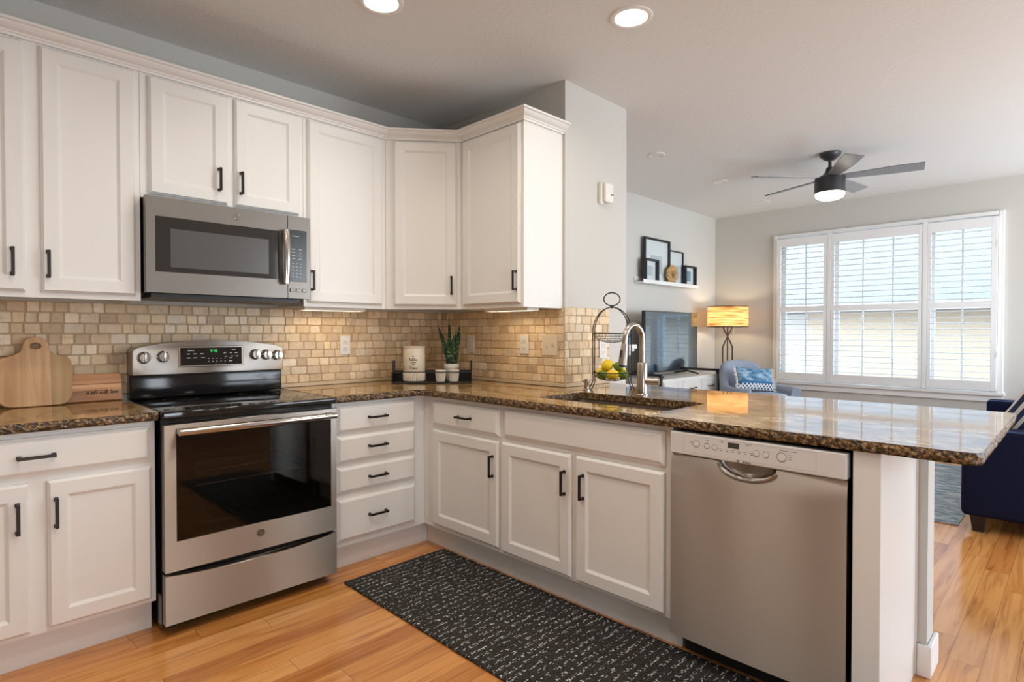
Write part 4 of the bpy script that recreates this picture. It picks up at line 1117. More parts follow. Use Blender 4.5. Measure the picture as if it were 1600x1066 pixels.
for r in range(5):
    for c_ in range(3): box(bm, DX1 + .024 + c_ * .020, DX1 + .031 + c_ * .020, MYF - .0016, MYF - .0008, MZ0 + .128 + r * .017, MZ0 + .133 + r * .017)
for r in range(4):
    for c_ in range(2): box(bm, DX1 + .022 + c_ * .036, DX1 + .040 + c_ * .036, MYF - .0016, MYF - .0008, MZ0 + .222 + r * .016, MZ0 + .225 + r * .016)
box(bm, DX1 + .026, DX1 + .060, MYF - .0016, MYF - .0008, MZ0 + .338, MZ0 + .341)
obj('key_legends', bm, M['print_grey'], kp)
for k in range(3): obj('button', B(DX1 + .012 + k * .032, DX1 + .034 + k * .032, MYF - .005, MYF - .0002, MZ0 + .052, MZ0 + .070, bev=.002), M['slate'], cp)

# ------------------------------------------------------------------ dishwasher
t = right_thing('dishwasher', 'stainless steel dishwasher under the peninsula counter', 'dishwasher')
D0, D1, DF = 2.197, 2.789, -.640
obj('body', B(D0 + .004, D1 - .006, -.600, -.06, .105, .870), M['black_enamel'], t, local=True)
obj('toe_kick', B(D0 + .004, D1 - .004, -.53, -.49, 0, .104), M['black_plastic'], t, local=True)
# door: gently bowed sheet with a scooped pocket under the panel
bm = bm_new(); nx, nz = 40, 30; Z0, Z1 = .104, .783; xc = (D0 + D1) / 2 - .012
def scoop(x, z):
    u = (x - xc) / .098; v = (Z1 - z) / .052
    q = u * u + v * v
    return .042 * max(0, 1 - q) ** .42 if q < 1 else 0
nx, nz = 100, 70
gr = []
for j in range(nz + 1):
    fz = j / nz; z = Z0 + (Z1 - Z0) * (1 - (1 - fz) ** 1.7); row = []
    for i in range(nx + 1):
        x = D0 + (D1 - D0) * i / nx
        bow = .010 * (1 - (2 * i / nx - 1) ** 2) * 1.0 - .008 * max(0, (z - .70) / .083) ** 2
        row.append(bm.verts.new((x, DF - bow + scoop(x, z), z)))
    gr.append(row)
for j in range(nz):
    for i in range(nx): bm.faces.new((gr[j][i], gr[j][i + 1], gr[j + 1][i + 1], gr[j + 1][i]))
# sides back to the body
back = [[bm.verts.new((x, -.602, z)) for x in (D0, D1)] for z in (Z0, Z1)]
bl = [gr[0][i] for i in range(nx + 1)]; bm.faces.new(bl[::-1] + [back[0][0], back[0][1]])
tl = [gr[nz][i] for i in range(nx + 1)]; bm.faces.new(tl + [back[1][1], back[1][0]])
bm.faces.new([gr[j][0] for j in range(nz + 1)] + [back[1][0], back[0][0]]); bm.faces.new([gr[j][nx] for j in range(nz + 1)][::-1] + [back[0][1], back[1][1]])
dd = obj('door', bm, M['steel'], t, smooth=True, local=True)
rim = [(xc + .100 * math.cos(a), DF - .010, Z1 - .053 * math.sin(a)) for a in [PI * k / 24 for k in range(1, 24)]]
obj('pocket_rim', tube(bm_new(), rim, .0028, 8), M['steel_smooth'], dd, smooth=True, local=True)
pb = obj('control_panel', xform(bm_new(), Matrix.Identity(4)) if False else B(D0, D1, DF - .006, -.602, .786, .868, bev=.005), M['dw_panel'], t, local=True)
YP = DF - .006
bm = bm_new()
for a in ((D0 + .055, D1 - .085, .8575, .8585), (D0 + .055, D1 - .085, .7975, .7985), (D0 + .055, D0 + .056, .7975, .8585), (D1 - .086, D1 - .085, .7975, .8585)): box(bm, a[0], a[1], YP - .0004, YP + .0003, a[2], a[3])
obj('panel_outline', bm, M['print_grey'], pb, local=True)
obj('display', B(D0 + .222, D0 + .262, YP - .0006, YP + .0005, .8345, .8535), M['lcd'], pb, local=True)
for (x, z, r_) in ((.105, .832, .0105), (.145, .829, .008), (.175, .8285, .0085), (.320, .8285, .0085), (.352, .8285, .008), (.402, .8285, .0125)):
    kb = bm_new(); lathe(kb, [(r_ * 1.12, 0), (r_ * 1.12, .0008), (r_, .0010), (r_ * .95, .0022), (.0003, .0026)], (0, 0, 0), 24, cap=False); xform(kb, Matrix.Translation((D0 + x, YP, z)) @ Matrix.Rotation(PI / 2, 4, 'X'))
    k_ = obj('button', kb, M['dw_panel'], pb, smooth=True, local=True)
    kb = bm_new(); lathe(kb, [(r_ * 1.13, .0001), (r_ * 1.25, .0001), (r_ * 1.25, .0005), (r_ * 1.13, .0005)], (0, 0, 0), 24, cap=False); xform(kb, Matrix.Translation((D0 + x, YP, z)) @ Matrix.Rotation(PI / 2, 4, 'X')); obj('button_ring', kb, M['print_dark'], k_, local=True)
bm = bm_new()
for k in range(6): box(bm, D0 + .194 + k * .0215, D0 + .2015 + k * .0215, YP - .0004, YP + .0003, .8205, .8225); box(bm, D0 + .190 + k * .0215, D0 + .2025 + k * .0215, YP - .0004, YP + .0003, .8265, .8273)
for (x, z) in ((.144, .8485), (.197, .8495), (.286, .8495)): box(bm, D0 + x, D0 + x + .009, YP - .0004, YP + .0003, z, z + .0022)
for (x, z, w_) in ((.080, .838, .012), (.082, .831, .007), (.138, .839, .014), (.192, .8545, .014), (.280, .855, .026), (.345, .839, .020), (.424, .838, .012), (.424, .831, .008), (.424, .824, .010), (.425 - .03, .8495, .055)): box(bm, D0 + x, D0 + x + w_, YP - .0004, YP + .0003, z, z + .0012)
obj('key_legends', bm, M['print_dark'], pb, local=True)
obj('lettering', shift(text_bm('BOSCH', .0085), xc - D0 + D0 + .004, YP - .0004, .7925), M['ink'], pb, local=True)
bm = bm_new(); tube(bm, [(xc - .026 + .0042 * math.cos(a), YP - .0003, .7925 + .0042 * math.sin(a)) for a in [2 * PI * k / 20 for k in range(20)]], .0006, 5, closed=True)
tube(bm, [(xc - .0275, YP - .0003, .7950), (xc - .0275, YP - .0003, .7900)], .0005, 5); tube(bm, [(xc - .0245, YP - .0003, .7950), (xc - .0245, YP - .0003, .7900)], .0005, 5); tube(bm, [(xc - .0275, YP - .0003, .7925), (xc - .0245, YP - .0003, .7925)], .0005, 5)
obj('logo', bm, M['ink'], pb, local=True)

# ------------------------------------------------------------------ runner
bm = bm_new(); box(bm, -1.185, -.563, -3.35, -.728, .0005, .011, bev=.004)
single('kitchen_runner', bm, M['runner'], 'long charcoal runner rug with rows of white flecks on the kitchen floor', 'rug', (-.87, -2.04, 0))

# ------------------------------------------------------------------ cutting boards
def lean(x, y, z, deg): return Matrix.Translation((x, y, z)) @ Matrix.Rotation(math.radians(deg), 4, 'X')
def board_poly():
    hw = .127; pts = []
    pts += arc(-hw + .05, .05, .05, 180, 270, 6) + arc(hw - .05, .05, .05, 270, 360, 6)
    pts += arc(hw - .03, .185, .03, 0, 62, 4)
    pts += [(.075, .222), (.056, .236), (.050, .250)] + arc(.004, .258, .046, 0, 180, 10) + [(-.046, .246), (-.052, .236), (-.075, .222)]
    pts += arc(-hw + .03, .185, .03, 118, 180, 4)
    return pts
t = thing('cutting_board', 'large round-shouldered wooden cutting board with a finger hole in its handle', 'cutting board', (-2.285, -.088, CZ1 + .0015), rot=(math.radians(-9), 0, 0))
out = board_poly(); hol = [(.004 + .019 * math.cos(2 * PI * k / 16), .262 + .015 * math.sin(2 * PI * k / 16)) for k in range(16)]
bm = bm_new(); fr = [[], []]
for yy in (-.009, .009):
    A_ = [bm.verts.new((p[0], yy, p[1])) for p in out]; Hh = [bm.verts.new((p[0], yy, p[1])) for p in hol]
    es = [bm.edges.new((A_[i], A_[(i + 1) % len(A_)])) for i in range(len(A_))] + [bm.edges.new((Hh[i], Hh[(i + 1) % 16])) for i in range(16)]
    bmesh.ops.triangle_fill(bm, use_beauty=True, edges=es); fr[0].append(A_); fr[1].append(Hh)
for a, b_ in fr:
    n = len(a)
    for i in range(n): bm.faces.new((a[i], a[(i + 1) % n], b_[(i + 1) % n], b_[i]))
obj('board', bev_all(bm, .003, 2, 60), M['board'], t, local=True)
t = thing('cutting_board', 'small striped wooden board with burnt lettering leaning by the stove', 'cutting board', (-2.078, -.050, CZ1 + .0015), rot=(math.radians(-9), 0, 0))
bd = obj('board', B(-.115, .115, -.008, .008, 0, .128, bev=.005, seg=3), M['board2'], t, local=True)
bm = bm_new()
for p in script_strokes('made with love', .0086): tube(bm, [(x + .036, -.0082, z + .034) for x, z in p], .00115, 5)
obj('lettering', bm, M['burn'], bd, local=True)

# ------------------------------------------------------------------ tray group in the corner
FL, FR = Vector((-.586, -.237)), Vector((-.205, -.562)); td = (FR - FL).normalized(); tn = Vector((-td.y, td.x))
if tn.dot(Vector((1, 1))) < 0: tn = -tn
TW, TD = (FR - FL).length, .185
ta = math.atan2(td.y, td.x)
t = thing('serving_tray', 'black rectangular wire tray with two upright handles on the corner counter', 'tray', (FL.x, FL.y, CZ1), ta)
bm = bm_new(); box(bm, 0, TW, 0, TD, .0005, .010, bev=.003); obj('base', bm, M['tray'], t, local=True)
bm = bm_new()
for y in (.003, TD - .003): tube(bm, [(.003, y, .072), (TW - .003, y, .072)], .0032, 8)
for x in (.003, TW - .003): tube(bm, [(x, .003, .072), (x, TD - .003, .072)], .0032, 8)
for x in (.003, TW - .003):
    for y in (.003, TD - .003): tube(bm, [(x, y, .009), (x, y, .073)], .0032, 8)
obj('rail', bm, M['tray'], t, local=True)
bm = bm_new()
for x in (.003, TW - .003): box(bm, x - .0015, x + .0015, .006, TD - .006, .0095, .069)
box(bm, .006, TW - .006, TD - .005, TD - .002, .0095, .069)
obj('side_panels', bm, M['tray'], t, local=True)
for x in (.003, TW - .003):
    p = [(x, .045, .072), (x, .045, .128), (x, .053, .138), (x, TD - .053, .138), (x, TD - .045, .128), (x, TD - .045, .072)]
    obj('handle', tube(bm_new(), p, .0048, 8), M['tray'], t, local=True)
def at(u, v): p = FL + td * (TW * u) + tn * v; return p
TZ = CZ1 + .0105
# canister
p = at(.266, .092)
t = thing('canister', 'cream ceramic canister with black script lettering and a small wooden knob', 'canister', (p.x, p.y, TZ), ta)
rr_ = .0690
def ribs(a, z): return 1 + (.030 * math.cos(a * 40) if z < .058 else 0)
bm = bm_new(); lathe(bm, [(.060, 0), (rr_ - .002, .003), (rr_, .008), (rr_, .057), (rr_ - .0012, .059), (rr_ - .0012, .061), (rr_, .063), (rr_, .207), (rr_ - .001, .2105)], (0, 0, 0), 208, wob=ribs); cb = obj('jar', bm, M['ceramic'], t, smooth=True, local=True)
bm = bm_new(); lathe(bm, [(rr_, .2115), (rr_ + .0008, .2125), (rr_ + .0008, .220), (rr_ - .003, .2245), (.012, .2265)], (0, 0, 0), 48); ld = obj('lid', bm, M['ceramic'], t, smooth=True, local=True)
bm = bm_new(); lathe(bm, [(.009, .2266), (.009, .231), (.0145, .238), (.013, .246), (.004, .2485)], (0, 0, 0), 18); obj('knob', bm, M['knob_wood'], ld, smooth=True, local=True)
bm = bm_new()
for s, zc, xh in (('the', .158, .0040), ('Kitchen', .134, .0075), ('is the heart', .120, .0032), ('of the', .106, .0032), ('Home', .080, .0085)):
    for q in script_strokes(s, xh):
        tube(bm, [((rr_ + .0003) * math.sin(x / rr_), -(rr_ + .0003) * math.cos(x / rr_), z + zc) for x, z in q], .0011 if xh > .005 else .0007, 5)
obj('lettering', bm, M['ink'], cb, local=True)
# ribbed cups
for u, lab, m_ in ((.606, 'small white ribbed cup in the tray nearest the canister', 0), (.772, 'small white ribbed cup in the tray in front of the plant pot', 1)):
    p = at(u, .040)
    t = thing('ribbed_cup', lab, 'cup', (p.x, p.y, TZ), ta)
    bm = bm_new(); lathe(bm, [(.026, 0), (.0275, .003), (.0335, .062), (.0345, .064), (.0345, .073), (.032, .074), (.031, .060), (.0265, .012), (.0005, .010)], (0, 0, 0), 120, cap=False, wob=lambda a, z: 1 + (.045 * math.cos(a * 30) if .002 < z < .063 else 0)); obj('cup', bm, M['white_ceramic'], t, smooth=True, local=True)
    bm = bm_new(); lathe(bm, [(.0005, .062), (.0300, .062), (.0300, .056)], (0, 0, 0), 24, cap=False); obj('filling', bm, M['terracotta'], t, local=True)
# snake plant
p = at(.738, .126)
t = thing('snake_plant', 'potted snake plant with upright mottled green leaves in the corner tray', 'potted plant', (p.x, p.y, TZ), ta)
bm = bm_new(); lathe(bm, [(.036, 0), (.038, .002), (.0455, .082), (.050, .084), (.0505, .108), (.0475, .109), (.044, .09), (.001, .09)], (0, 0, 0), 36, cap=False); obj('pot', bm, M['white_ceramic'], t, smooth=True, local=True)
bm = bm_new(); lathe(bm, [(.001, .098), (.044, .098), (.044, .092)], (0, 0, 0), 24, cap=False); obj('soil', bm, M['terracotta'], t, local=True)
def leaf(bx, by, h_, w_, lx, ly, tw, bend=0):
    bm = bm_new(); n = 14; rows = []
    for k in range(n + 1):
        u = k / n
        ww = w_ * (.55 + .9 * u - 1.1 * u * u) if u < .6 else w_ * (.55 + .54 - .396) * (1 - ((u - .6) / .4) ** 1.5)
        ww = max(ww, .0006)
        c_ = Vector((bx + lx * u ** 1.5 + bend * math.sin(u * PI), by + ly * u ** 1.5, .092 + h_ * u)); a = tw * u
        dx = Vector((math.cos(a), math.sin(a), 0)); dn = Vector((-math.sin(a), math.cos(a), 0))
        rows.append([c_ - dx * ww + dn * ww * .25, c_ + dn * -.002, c_ + dx * ww + dn * ww * .25, c_ + dn * .0022])
    R_ = [[bm.verts.new(v) for v in r] for r in rows]
    for a, b_ in zip(R_, R_[1:]):
        for k in range(4): bm.faces.new((a[k], a[(k + 1) % 4], b_[(k + 1) % 4], b_[k]))
    bm.faces.new(R_[0][::-1]); bm.faces.new(R_[-1]); return bm
for a in ((-.018, 0, .265, .021, -.070, .0, .3, 0), (.000, .008, .325, .016, -.015, .01, -.4, -.006), (.020, .0, .268, .024, .035, 0, -.3, .004), (.006, -.012, .205, .022, .010, -.010, .2, 0), (-.010, -.010, .175, .020, -.012, -.012, .6, 0), (.012, .012, .23, .018, .018, .01, .9, 0)):
    obj('leaf', leaf(*a), M['leaf'], t, smooth=True, local=True, angle=80)

# ------------------------------------------------------------------ two-tier fruit basket
BX, BY = .135, -1.385
ba = math.radians(44.9 - 90)          # its flat front turned to the kitchen corner
t = thing('fruit_basket', 'two-tier black wire basket stand with an oval top ring', 'basket', (BX, BY, CZ1), ba)
RB = .107
def bowl(z1, dep):
    bm = bm_new()
    tube(bm, [(RB * math.cos(2 * PI * k / 40), RB * math.sin(2 * PI * k / 40), z1) for k in range(40)], .0030, 8, closed=True)
    pr = lambda u: (RB * math.cos(u), z1 - dep * math.sin(u))
    for k in range(28):
        a = 2 * PI * k / 28; tube(bm, [(pr(u)[0] * math.cos(a), pr(u)[0] * math.sin(a), pr(u)[1]) for u in [PI / 2 * .93 * q / 7 for q in range(8)]], .0009, 4)
    for u in (.3, .6, .9, 1.2): tube(bm, [(pr(u)[0] * math.cos(2 * PI * k / 32), pr(u)[0] * math.sin(2 * PI * k / 32), pr(u)[1]) for k in range(32)], .0009, 4, closed=True)
    return bm
obj('upper_basket', bowl(.315, .052), M['wire'], t, smooth=True, local=True)
obj('lower_basket', bowl(.094, .050), M['wire'], t, smooth=True, local=True)
bm = bm_new()
for a in (math.radians(20), math.radians(160), math.radians(200), math.radians(340)):
    c_, s_ = math.cos(a), math.sin(a); R1 = RB + .003
    pts = [(R1 * c_ * 1.20, R1 * s_ * 1.20, .003), (R1 * c_ * 1.12, R1 * s_ * 1.12, .010), (R1 * c_ * .98, R1 * s_ * .98, .05), (R1 * c_, R1 * s_, .095), (R1 * c_, R1 * s_, .32)]
    for k in range(1, 9):
        q = PI / 2 * k / 8; pts.append((R1 * c_ * math.cos(q), R1 * s_ * math.cos(q), .32 + .145 * math.sin(q)))
    tube(bm, spline(pts, 3), .0030, 8)
obj('frame', bm, M['wire'], t, smooth=True, local=True)
bm = bm_new(); lathe(bm, [(.001, .458), (.011, .463), (.012, .470), (.001, .476)], (0, 0, 0), 14); obj('finial', bm, M['wire'], t, smooth=True, local=True)
obj('ring_handle', tube(bm_new(), [(.046 * math.cos(2 * PI * k / 36), 0, .511 + .037 * math.sin(2 * PI * k / 36)) for k in range(36)], .0034, 8, closed=True), M['wire'], t, smooth=True, local=True)
# fruit in the lower bowl
def fruit(name, lx, ly, z, L_, r_, tilt, yaw, m, label, cat):
    p = Matrix.Translation((BX, BY, CZ1)) @ Matrix.Rotation(ba, 4, 'Z') @ Matrix.Translation((lx, ly, z)) @ Matrix.Rotation(yaw, 4, 'Z') @ Matrix.Rotation(tilt, 4, 'Y')
    t = bpy.data.objects.new(name, None); COL.objects.link(t); t.empty_display_size = .03; t.matrix_world = p; t['label'] = label; t['category'] = cat; MAT[t.name] = p
    prof = []
    n = 14
    for k in range(n + 1):
        a = -PI / 2 + PI * k / n
        nip = .10 * max(0, abs(math.sin(a)) - .93) / .07 if name == 'lemon' else 0
        prof.append((r_ * math.cos(a) ** .92 if math.cos(a) > 0 else 0, L_ * math.sin(a) * (1 + nip)))
    bm = bm_new(); lathe(bm, prof, (0, 0, 0), 24); obj('flesh' if False else 'skin', bm, m, t, smooth=True, local=True, angle=80)
    bm = bm_new(); lathe(bm, [(.0035, L_ * 1.0), (.003, L_ * 1.12)], (0, 0, 0), 8); obj('stem_end', bm, M['stem'], t, local=True)
fruit('lemon', -.004, -.052, .083, .036, .030, PI / 2, .1, M['lemon'], 'yellow lemon at the front middle of the lower basket', 'lemon')
fruit('lemon', -.056, .030, .088, .034, .029, PI / 2, .7, M['lemon'], 'yellow lemon at the far left of the lower basket', 'lemon')
fruit('lemon', .062, .030, .090, .034, .028, PI / 2, 2.0, M['lemon'], 'yellow lemon at the far right of the lower basket', 'lemon')
fruit('lemon', -.024, .004, .134, .036, .031, PI / 2 - .4, .3, M['lemon'], 'yellow lemon lying on top of the fruit pile', 'lemon')
fruit('lime', -.062, -.046, .082, .030, .026, PI / 2, 2.4, M['lime'], 'dark green lime at the front left of the lower basket', 'lime')
fruit('lime', .060, -.042, .082, .030, .027, PI / 2, .9, M['lime'], 'dark green lime at the front right of the lower basket', 'lime')
fruit('lime', .036, -.006, .128, .028, .026, PI / 2, .5, M['lime'], 'green lime lying on top of the lemons', 'lime')

# ------------------------------------------------------------------ living room: fan
FXc, FYc = 2.58, -1.81
t = thing('ceiling_fan', 'dark ceiling fan with five grey blades and a lit drum light', 'ceiling fan', (FXc, FYc, H))
bm = bm_new(); lathe(bm, [(.080, -.0005), (.080, -.012), (.070, -.030), (.040, -.055), (.022, -.062)], (0, 0, 0), 32); obj('canopy', bm, M['fan'], t, smooth=True, local=True)
bm = bm_new(); lathe(bm, [(.013, -.055), (.013, -.125)], (0, 0, 0), 16); obj('downrod', bm, M['fan'], t, smooth=True, local=True)
bm = bm_new(); lathe(bm, [(.022, -.115), (.030, -.125), (.034, -.150), (.055, -.175), (.085, -.190), (.112, -.205), (.114, -.212), (.114, -.318), (.108, -.325)], (0, 0, 0), 40); obj('motor_housing', bm, M['fan'], t, smooth=True, local=True)
bm = bm_new(); lathe(bm, [(.107, -.3255), (.108, -.340), (.098, -.362), (.070, -.374), (.001, -.378)], (0, 0, 0), 40, cap=False); obj('light_lens', bm, M['fan_glow'], t, smooth=True, local=True)
bm0 = bm_new(); n = 12; R_ = []
for k in range(n + 1):
    u = k / n; x = .085 + (.63 - .085) * u; ww = .038 + .026 * min(1, u * 1.6)
    R_.append([bm0.verts.new((x, -ww, .004)), bm0.verts.new((x, ww, .004)), bm0.verts.new((x, ww, -.003)), bm0.verts.new((x, -ww, -.003))])
for a, b_ in zip(R_, R_[1:]):
    for k in range(4): bm0.faces.new((a[k], a[(k + 1) % 4], b_[(k + 1) % 4], b_[k]))
bm0.faces.new(R_[0][::-1]); bm0.faces.new(R_[-1]); xform(bm0, Matrix.Rotation(math.radians(-12), 4, 'X'))
for k in range(5):
    b_ = obj('blade', bm0.copy(), M['blade'], t, local=True); b_.location = (0, 0, -.200); b_.rotation_euler = (0, 0, math.radians(66 + 72 * k))
bm0.free()
d = bpy.data.lights.new('fan_lamp', 'AREA'); d.shape = 'DISK'; d.size = .19; d.energy = FAN_W; d.color = (1, .84, .66)
o = bpy.data.objects.new('fan_lamp_light', d); COL.objects.link(o); o.parent = t; o.location = (0, 0, -.385)

# ------------------------------------------------------------------ picture ledge
LZ = 1.775
t = thing('picture_ledge', 'white picture ledge mounted on the living room wall above the television', 'shelf', (3.2, TY, LZ - .03))
bm = bm_new(); box(bm, 2.62, 3.82, -.030, TY - .0005, LZ - .018, LZ, bev=.002); obj('shelf_board', bm, M['trim'], t)
obj('front_lip', B(2.62, 3.82, -.040, -.0305, LZ - .018, LZ + .022, bev=.002), M['trim'], t)
obj('back_rail', B(2.62, 3.82, TY - .012, TY - .0007, LZ + .0003, LZ + .055, bev=.002), M['trim'], t)
def pframe(x0, x1, z1, y, dep, fw, label, art, aw, ah, az, yb=None):
    z0 = LZ + .0006
    t = thing('framed_picture', label, 'picture', ((x0 + x1) / 2, y, z0), group=None)
    bm = frame_bm(x0, x1, z0, z1, x0 + fw, x1 - fw, z0 + fw, z1 - fw, y - dep, y); obj('frame', bm, M['frame'], t)
    obj('mat_board', B(x0 + fw, x1 - fw, y - .006, y - .001, z0 + fw, z1 - fw), M['matboard'], t)
    xc_ = (x0 + x1) / 2
    obj('picture', B(xc_ - aw / 2, xc_ + aw / 2, y - .0072, y - .0062, az - ah / 2, az + ah / 2), art, t)
    obj('glazing', B(x0 + fw, x1 - fw, y - dep * .6 - .002, y - dep * .6, z0 + fw, z1 - fw), M['glass'], t)
pframe(2.745, 3.275, 2.262, .052, .030, .022, 'tall black picture frame with a pale sketch at the left of the ledge', M['art_pale'], .24, .20, 1.98)
pframe(3.285, 3.600, 2.172, .056, .022, .014, 'medium thin black picture frame behind the straw wreath', M['art_pale'], .16, .16, 1.93)
pframe(2.690, 2.955, 2.022, .018, .045, .020, 'small deep black shadow box frame at the left end of the ledge', M['art_pale'], .12, .11, 1.90)
pframe(3.560, 3.820, 2.018, .026, .045, .020, 'small deep black frame with a blue picture at the right end of the ledge', M['art_blue'], .10, .115, 1.90)
# wreath leaning on the ledge
bm = bm_new(); rng = random.Random(5)
R0, r0 = .066, .040; U, V = 44, 14; G_ = []
for i in range(U):
    a = 2 * PI * i / U; row = []
    for j in range(V):
        b_ = 2 * PI * j / V; q = r0 * (1 + rng.uniform(-.34, .26)); row.append(bm.verts.new(((R0 + q * math.cos(b_)) * math.cos(a), q * math.sin(b_) * .5, (R0 + q * math.cos(b_)) * math.sin(a))))
    G_.append(row)
for i in range(U):
    for j in range(V): bm.faces.new((G_[i][j], G_[(i + 1) % U][j], G_[(i + 1) % U][(j + 1) % V], G_[i][(j + 1) % V]))
zmin = min(v.co.z for v in bm.verts)
o = single('straw_wreath', bm, M['wreath'], 'small tan straw wreath standing on the picture ledge', 'wreath', (3.255, -.008, LZ + .0008 - zmin), local=True)
o.rotation_euler = (0, 0, math.radians(-3))

# ------------------------------------------------------------------ fireplace mantel end with a candle holder
t = thing('fireplace_mantel', 'white stepped fireplace mantel end just left of the television', 'mantel', (1.5, 0, 0))
bm = bm_new()
y1 = TY - .0007
for (xa, yb, za, zb) in ((2.300, -.170, 1.075, 1.120), (2.285, -.150, 1.050, 1.0745), (2.265, -.120, 1.010, 1.0495), (2.245, -.095, .975, 1.0095), (2.230, -.075, .930, .9745)):
    box(bm, .75, xa, yb, y1, za, zb, bev=.008)
obj('shelf', bm, M['trim'], t)
bm = bm_new(); box(bm, 1.98, 2.215, -.055, y1, 0, .9295, bev=.004); box(bm, .80, 1.04, -.055, y1, 0, .9295, bev=.004); obj('pilasters', bm, M['trim'], t)
obj('firebox', B(1.041, 1.979, -.02, y1, 0, .9295), M['black_plastic'], t)
t = thing('candle_holder', 'blue glass candle holder standing on the mantel end', 'candle holder', (2.245, -.075, 1.1205))
bm = bm_new(); lathe(bm, [(.040, 1.1207), (.042, 1.128), (.042, 1.255), (.038, 1.256), (.037, 1.14), (.0005, 1.135)], (2.245, -.075, 0), 28, cap=False); obj('glass', bm, M['blue_glass'], t, smooth=True)
bm = bm_new(); lathe(bm, [(.0360, 1.1352), (.0360, 1.21), (.0005, 1.212)], (2.245, -.075, 0), 24, cap=False); obj('candle', bm, M['fringe'], t, smooth=True)

# ------------------------------------------------------------------ media console and television
CX0, CX1, CY0, CTZ = 2.36, 3.62, -.40, .775
t = thing('media_console', 'whitewashed media console with drawers and a black metal frame', 'console', ((CX0 + CX1) / 2, -.18, 0))
obj('cabinet', B(CX0 + .03, CX1 - .03, CY0 + .01, .04, .16, CTZ, bev=.004), M['console'], t)
n = 3; wd = (CX1 - CX0 - .10) / n
for k in range(n):
    xa = CX0 + .05 + k * wd
    d = obj('drawer', B(xa + .006, xa + wd - .006, CY0 - .004, CY0 + .0095, .55, .745, bev=.003), M['console'], t)
    obj('handle', tube(bm_new(), [(xa + wd / 2 - .05, CY0 - .004, .66), (xa + wd / 2 - .045, CY0 - .028, .658), (xa + wd / 2 + .045, CY0 - .028, .662), (xa + wd / 2 + .05, CY0 - .004, .66)], .006, 8), M['iron'], d)
    obj('drawer', B(xa + .006, xa + wd - .006, CY0 - .004, CY0 + .0095, .20, .535, bev=.003), M['console'], t)
bm = bm_new()
for x in (CX0, CX1 - .0295):
    for y in (CY0, .018): box(bm, x, x + .029, y, y + .028, 0, CTZ + .055)
    box(bm, x, x + .029, CY0 + .028, .018, CTZ + .030, CTZ + .055)
box(bm, CX0 + .0295, CX1 - .0295, .018, .046, CTZ + .030, CTZ + .055)
obj('metal_frame', bm, M['iron'], t)
t = thing('television', 'flat black television on the media console reflecting the window', 'television', (3.0, -.17, CTZ))
obj('housing', B(2.445, 3.552, -.165, -.125, .822, 1.458, bev=.004), M['tv_frame'], t)
obj('screen', B(2.453, 3.544, -.1685, -.1655, .838, 1.450), M['tv'], t)
for s in (2.62, 3.36):
    obj('foot', tube(bm_new(), [(s - .03, -.29, CTZ + .0095), (s, -.15, CTZ + .035), (s, -.145, CTZ + .06), (s, -.14, CTZ + .035), (s - .03, .0, CTZ + .0095)], .009, 8), M['iron'], t)

# ------------------------------------------------------------------ floor lamp
LX, LY = 4.105, -.270
t = thing('floor_lamp', 'bronze floor lamp with a lit amber drum shade in the room corner', 'floor lamp', (LX, LY, 0))
bm = bm_new(); lathe(bm, [(.15, 0), (.15, .012), (.02, .03)], (LX, LY, 0), 32); obj('base', bm, M['bronze'], t, smooth=True)
la = math.radians(-45)
cs, sn = math.cos(la), math.sin(la)
for w_ in (-1, 0, 1):
    pts = []
    for (q, z) in ((.050, .02), (.055, .6), (.058, 1.02), (.050, 1.08), (.0, 1.19), (-.045, 1.28), (-.045, 1.33)):
        pts.append((LX + q * w_ * cs, LY + q * w_ * sn, z))
    obj('stem', tube(bm_new(), spline(pts, 4), .009, 8), M['bronze'], t, smooth=True)
bm = bm_new(); lathe(bm, [(.230, 1.305), (.230, 1.545)], (LX, LY, 0), 48, cap=False); s_ = obj('lamp_shade', bm, M['shade'], t, smooth=True)
bm = bm_new()
for z in (1.305, 1.545): tube(bm, [(LX + .231 * math.cos(2 * PI * k / 40), LY + .231 * math.sin(2 * PI * k / 40), z) for k in range(40)], .005, 6, closed=True)
obj('shade_ring', bm, M['bronze'], s_, smooth=True)
for w_ in (-1, 1): obj('pull_chain', tube(bm_new(), [(LX + .075 * w_ * cs, LY + .075 * w_ * sn, 1.20), (LX + .075 * w_ * cs, LY + .075 * w_ * sn, 1.32)], .003, 5), M['pull_chain'], t)
d = bpy.data.lights.new('bulb', 'POINT'); d.energy = FLOOR_LAMP_W; d.color = (1, .78, .52); d.shadow_soft_size = .04
o = bpy.data.objects.new('bulb_light', d); COL.objects.link(o); o.parent = t; o.location = (0, 0, 1.42)

# ------------------------------------------------------------------ armchair
ACX, ACY, ACF = 3.62, -.83, math.radians(-118)         # facing direction
t = thing('armchair', 'dusty blue rounded armchair in front of the floor lamp', 'armchair', (ACX, ACY, 0), ACF - PI / 2 + PI)
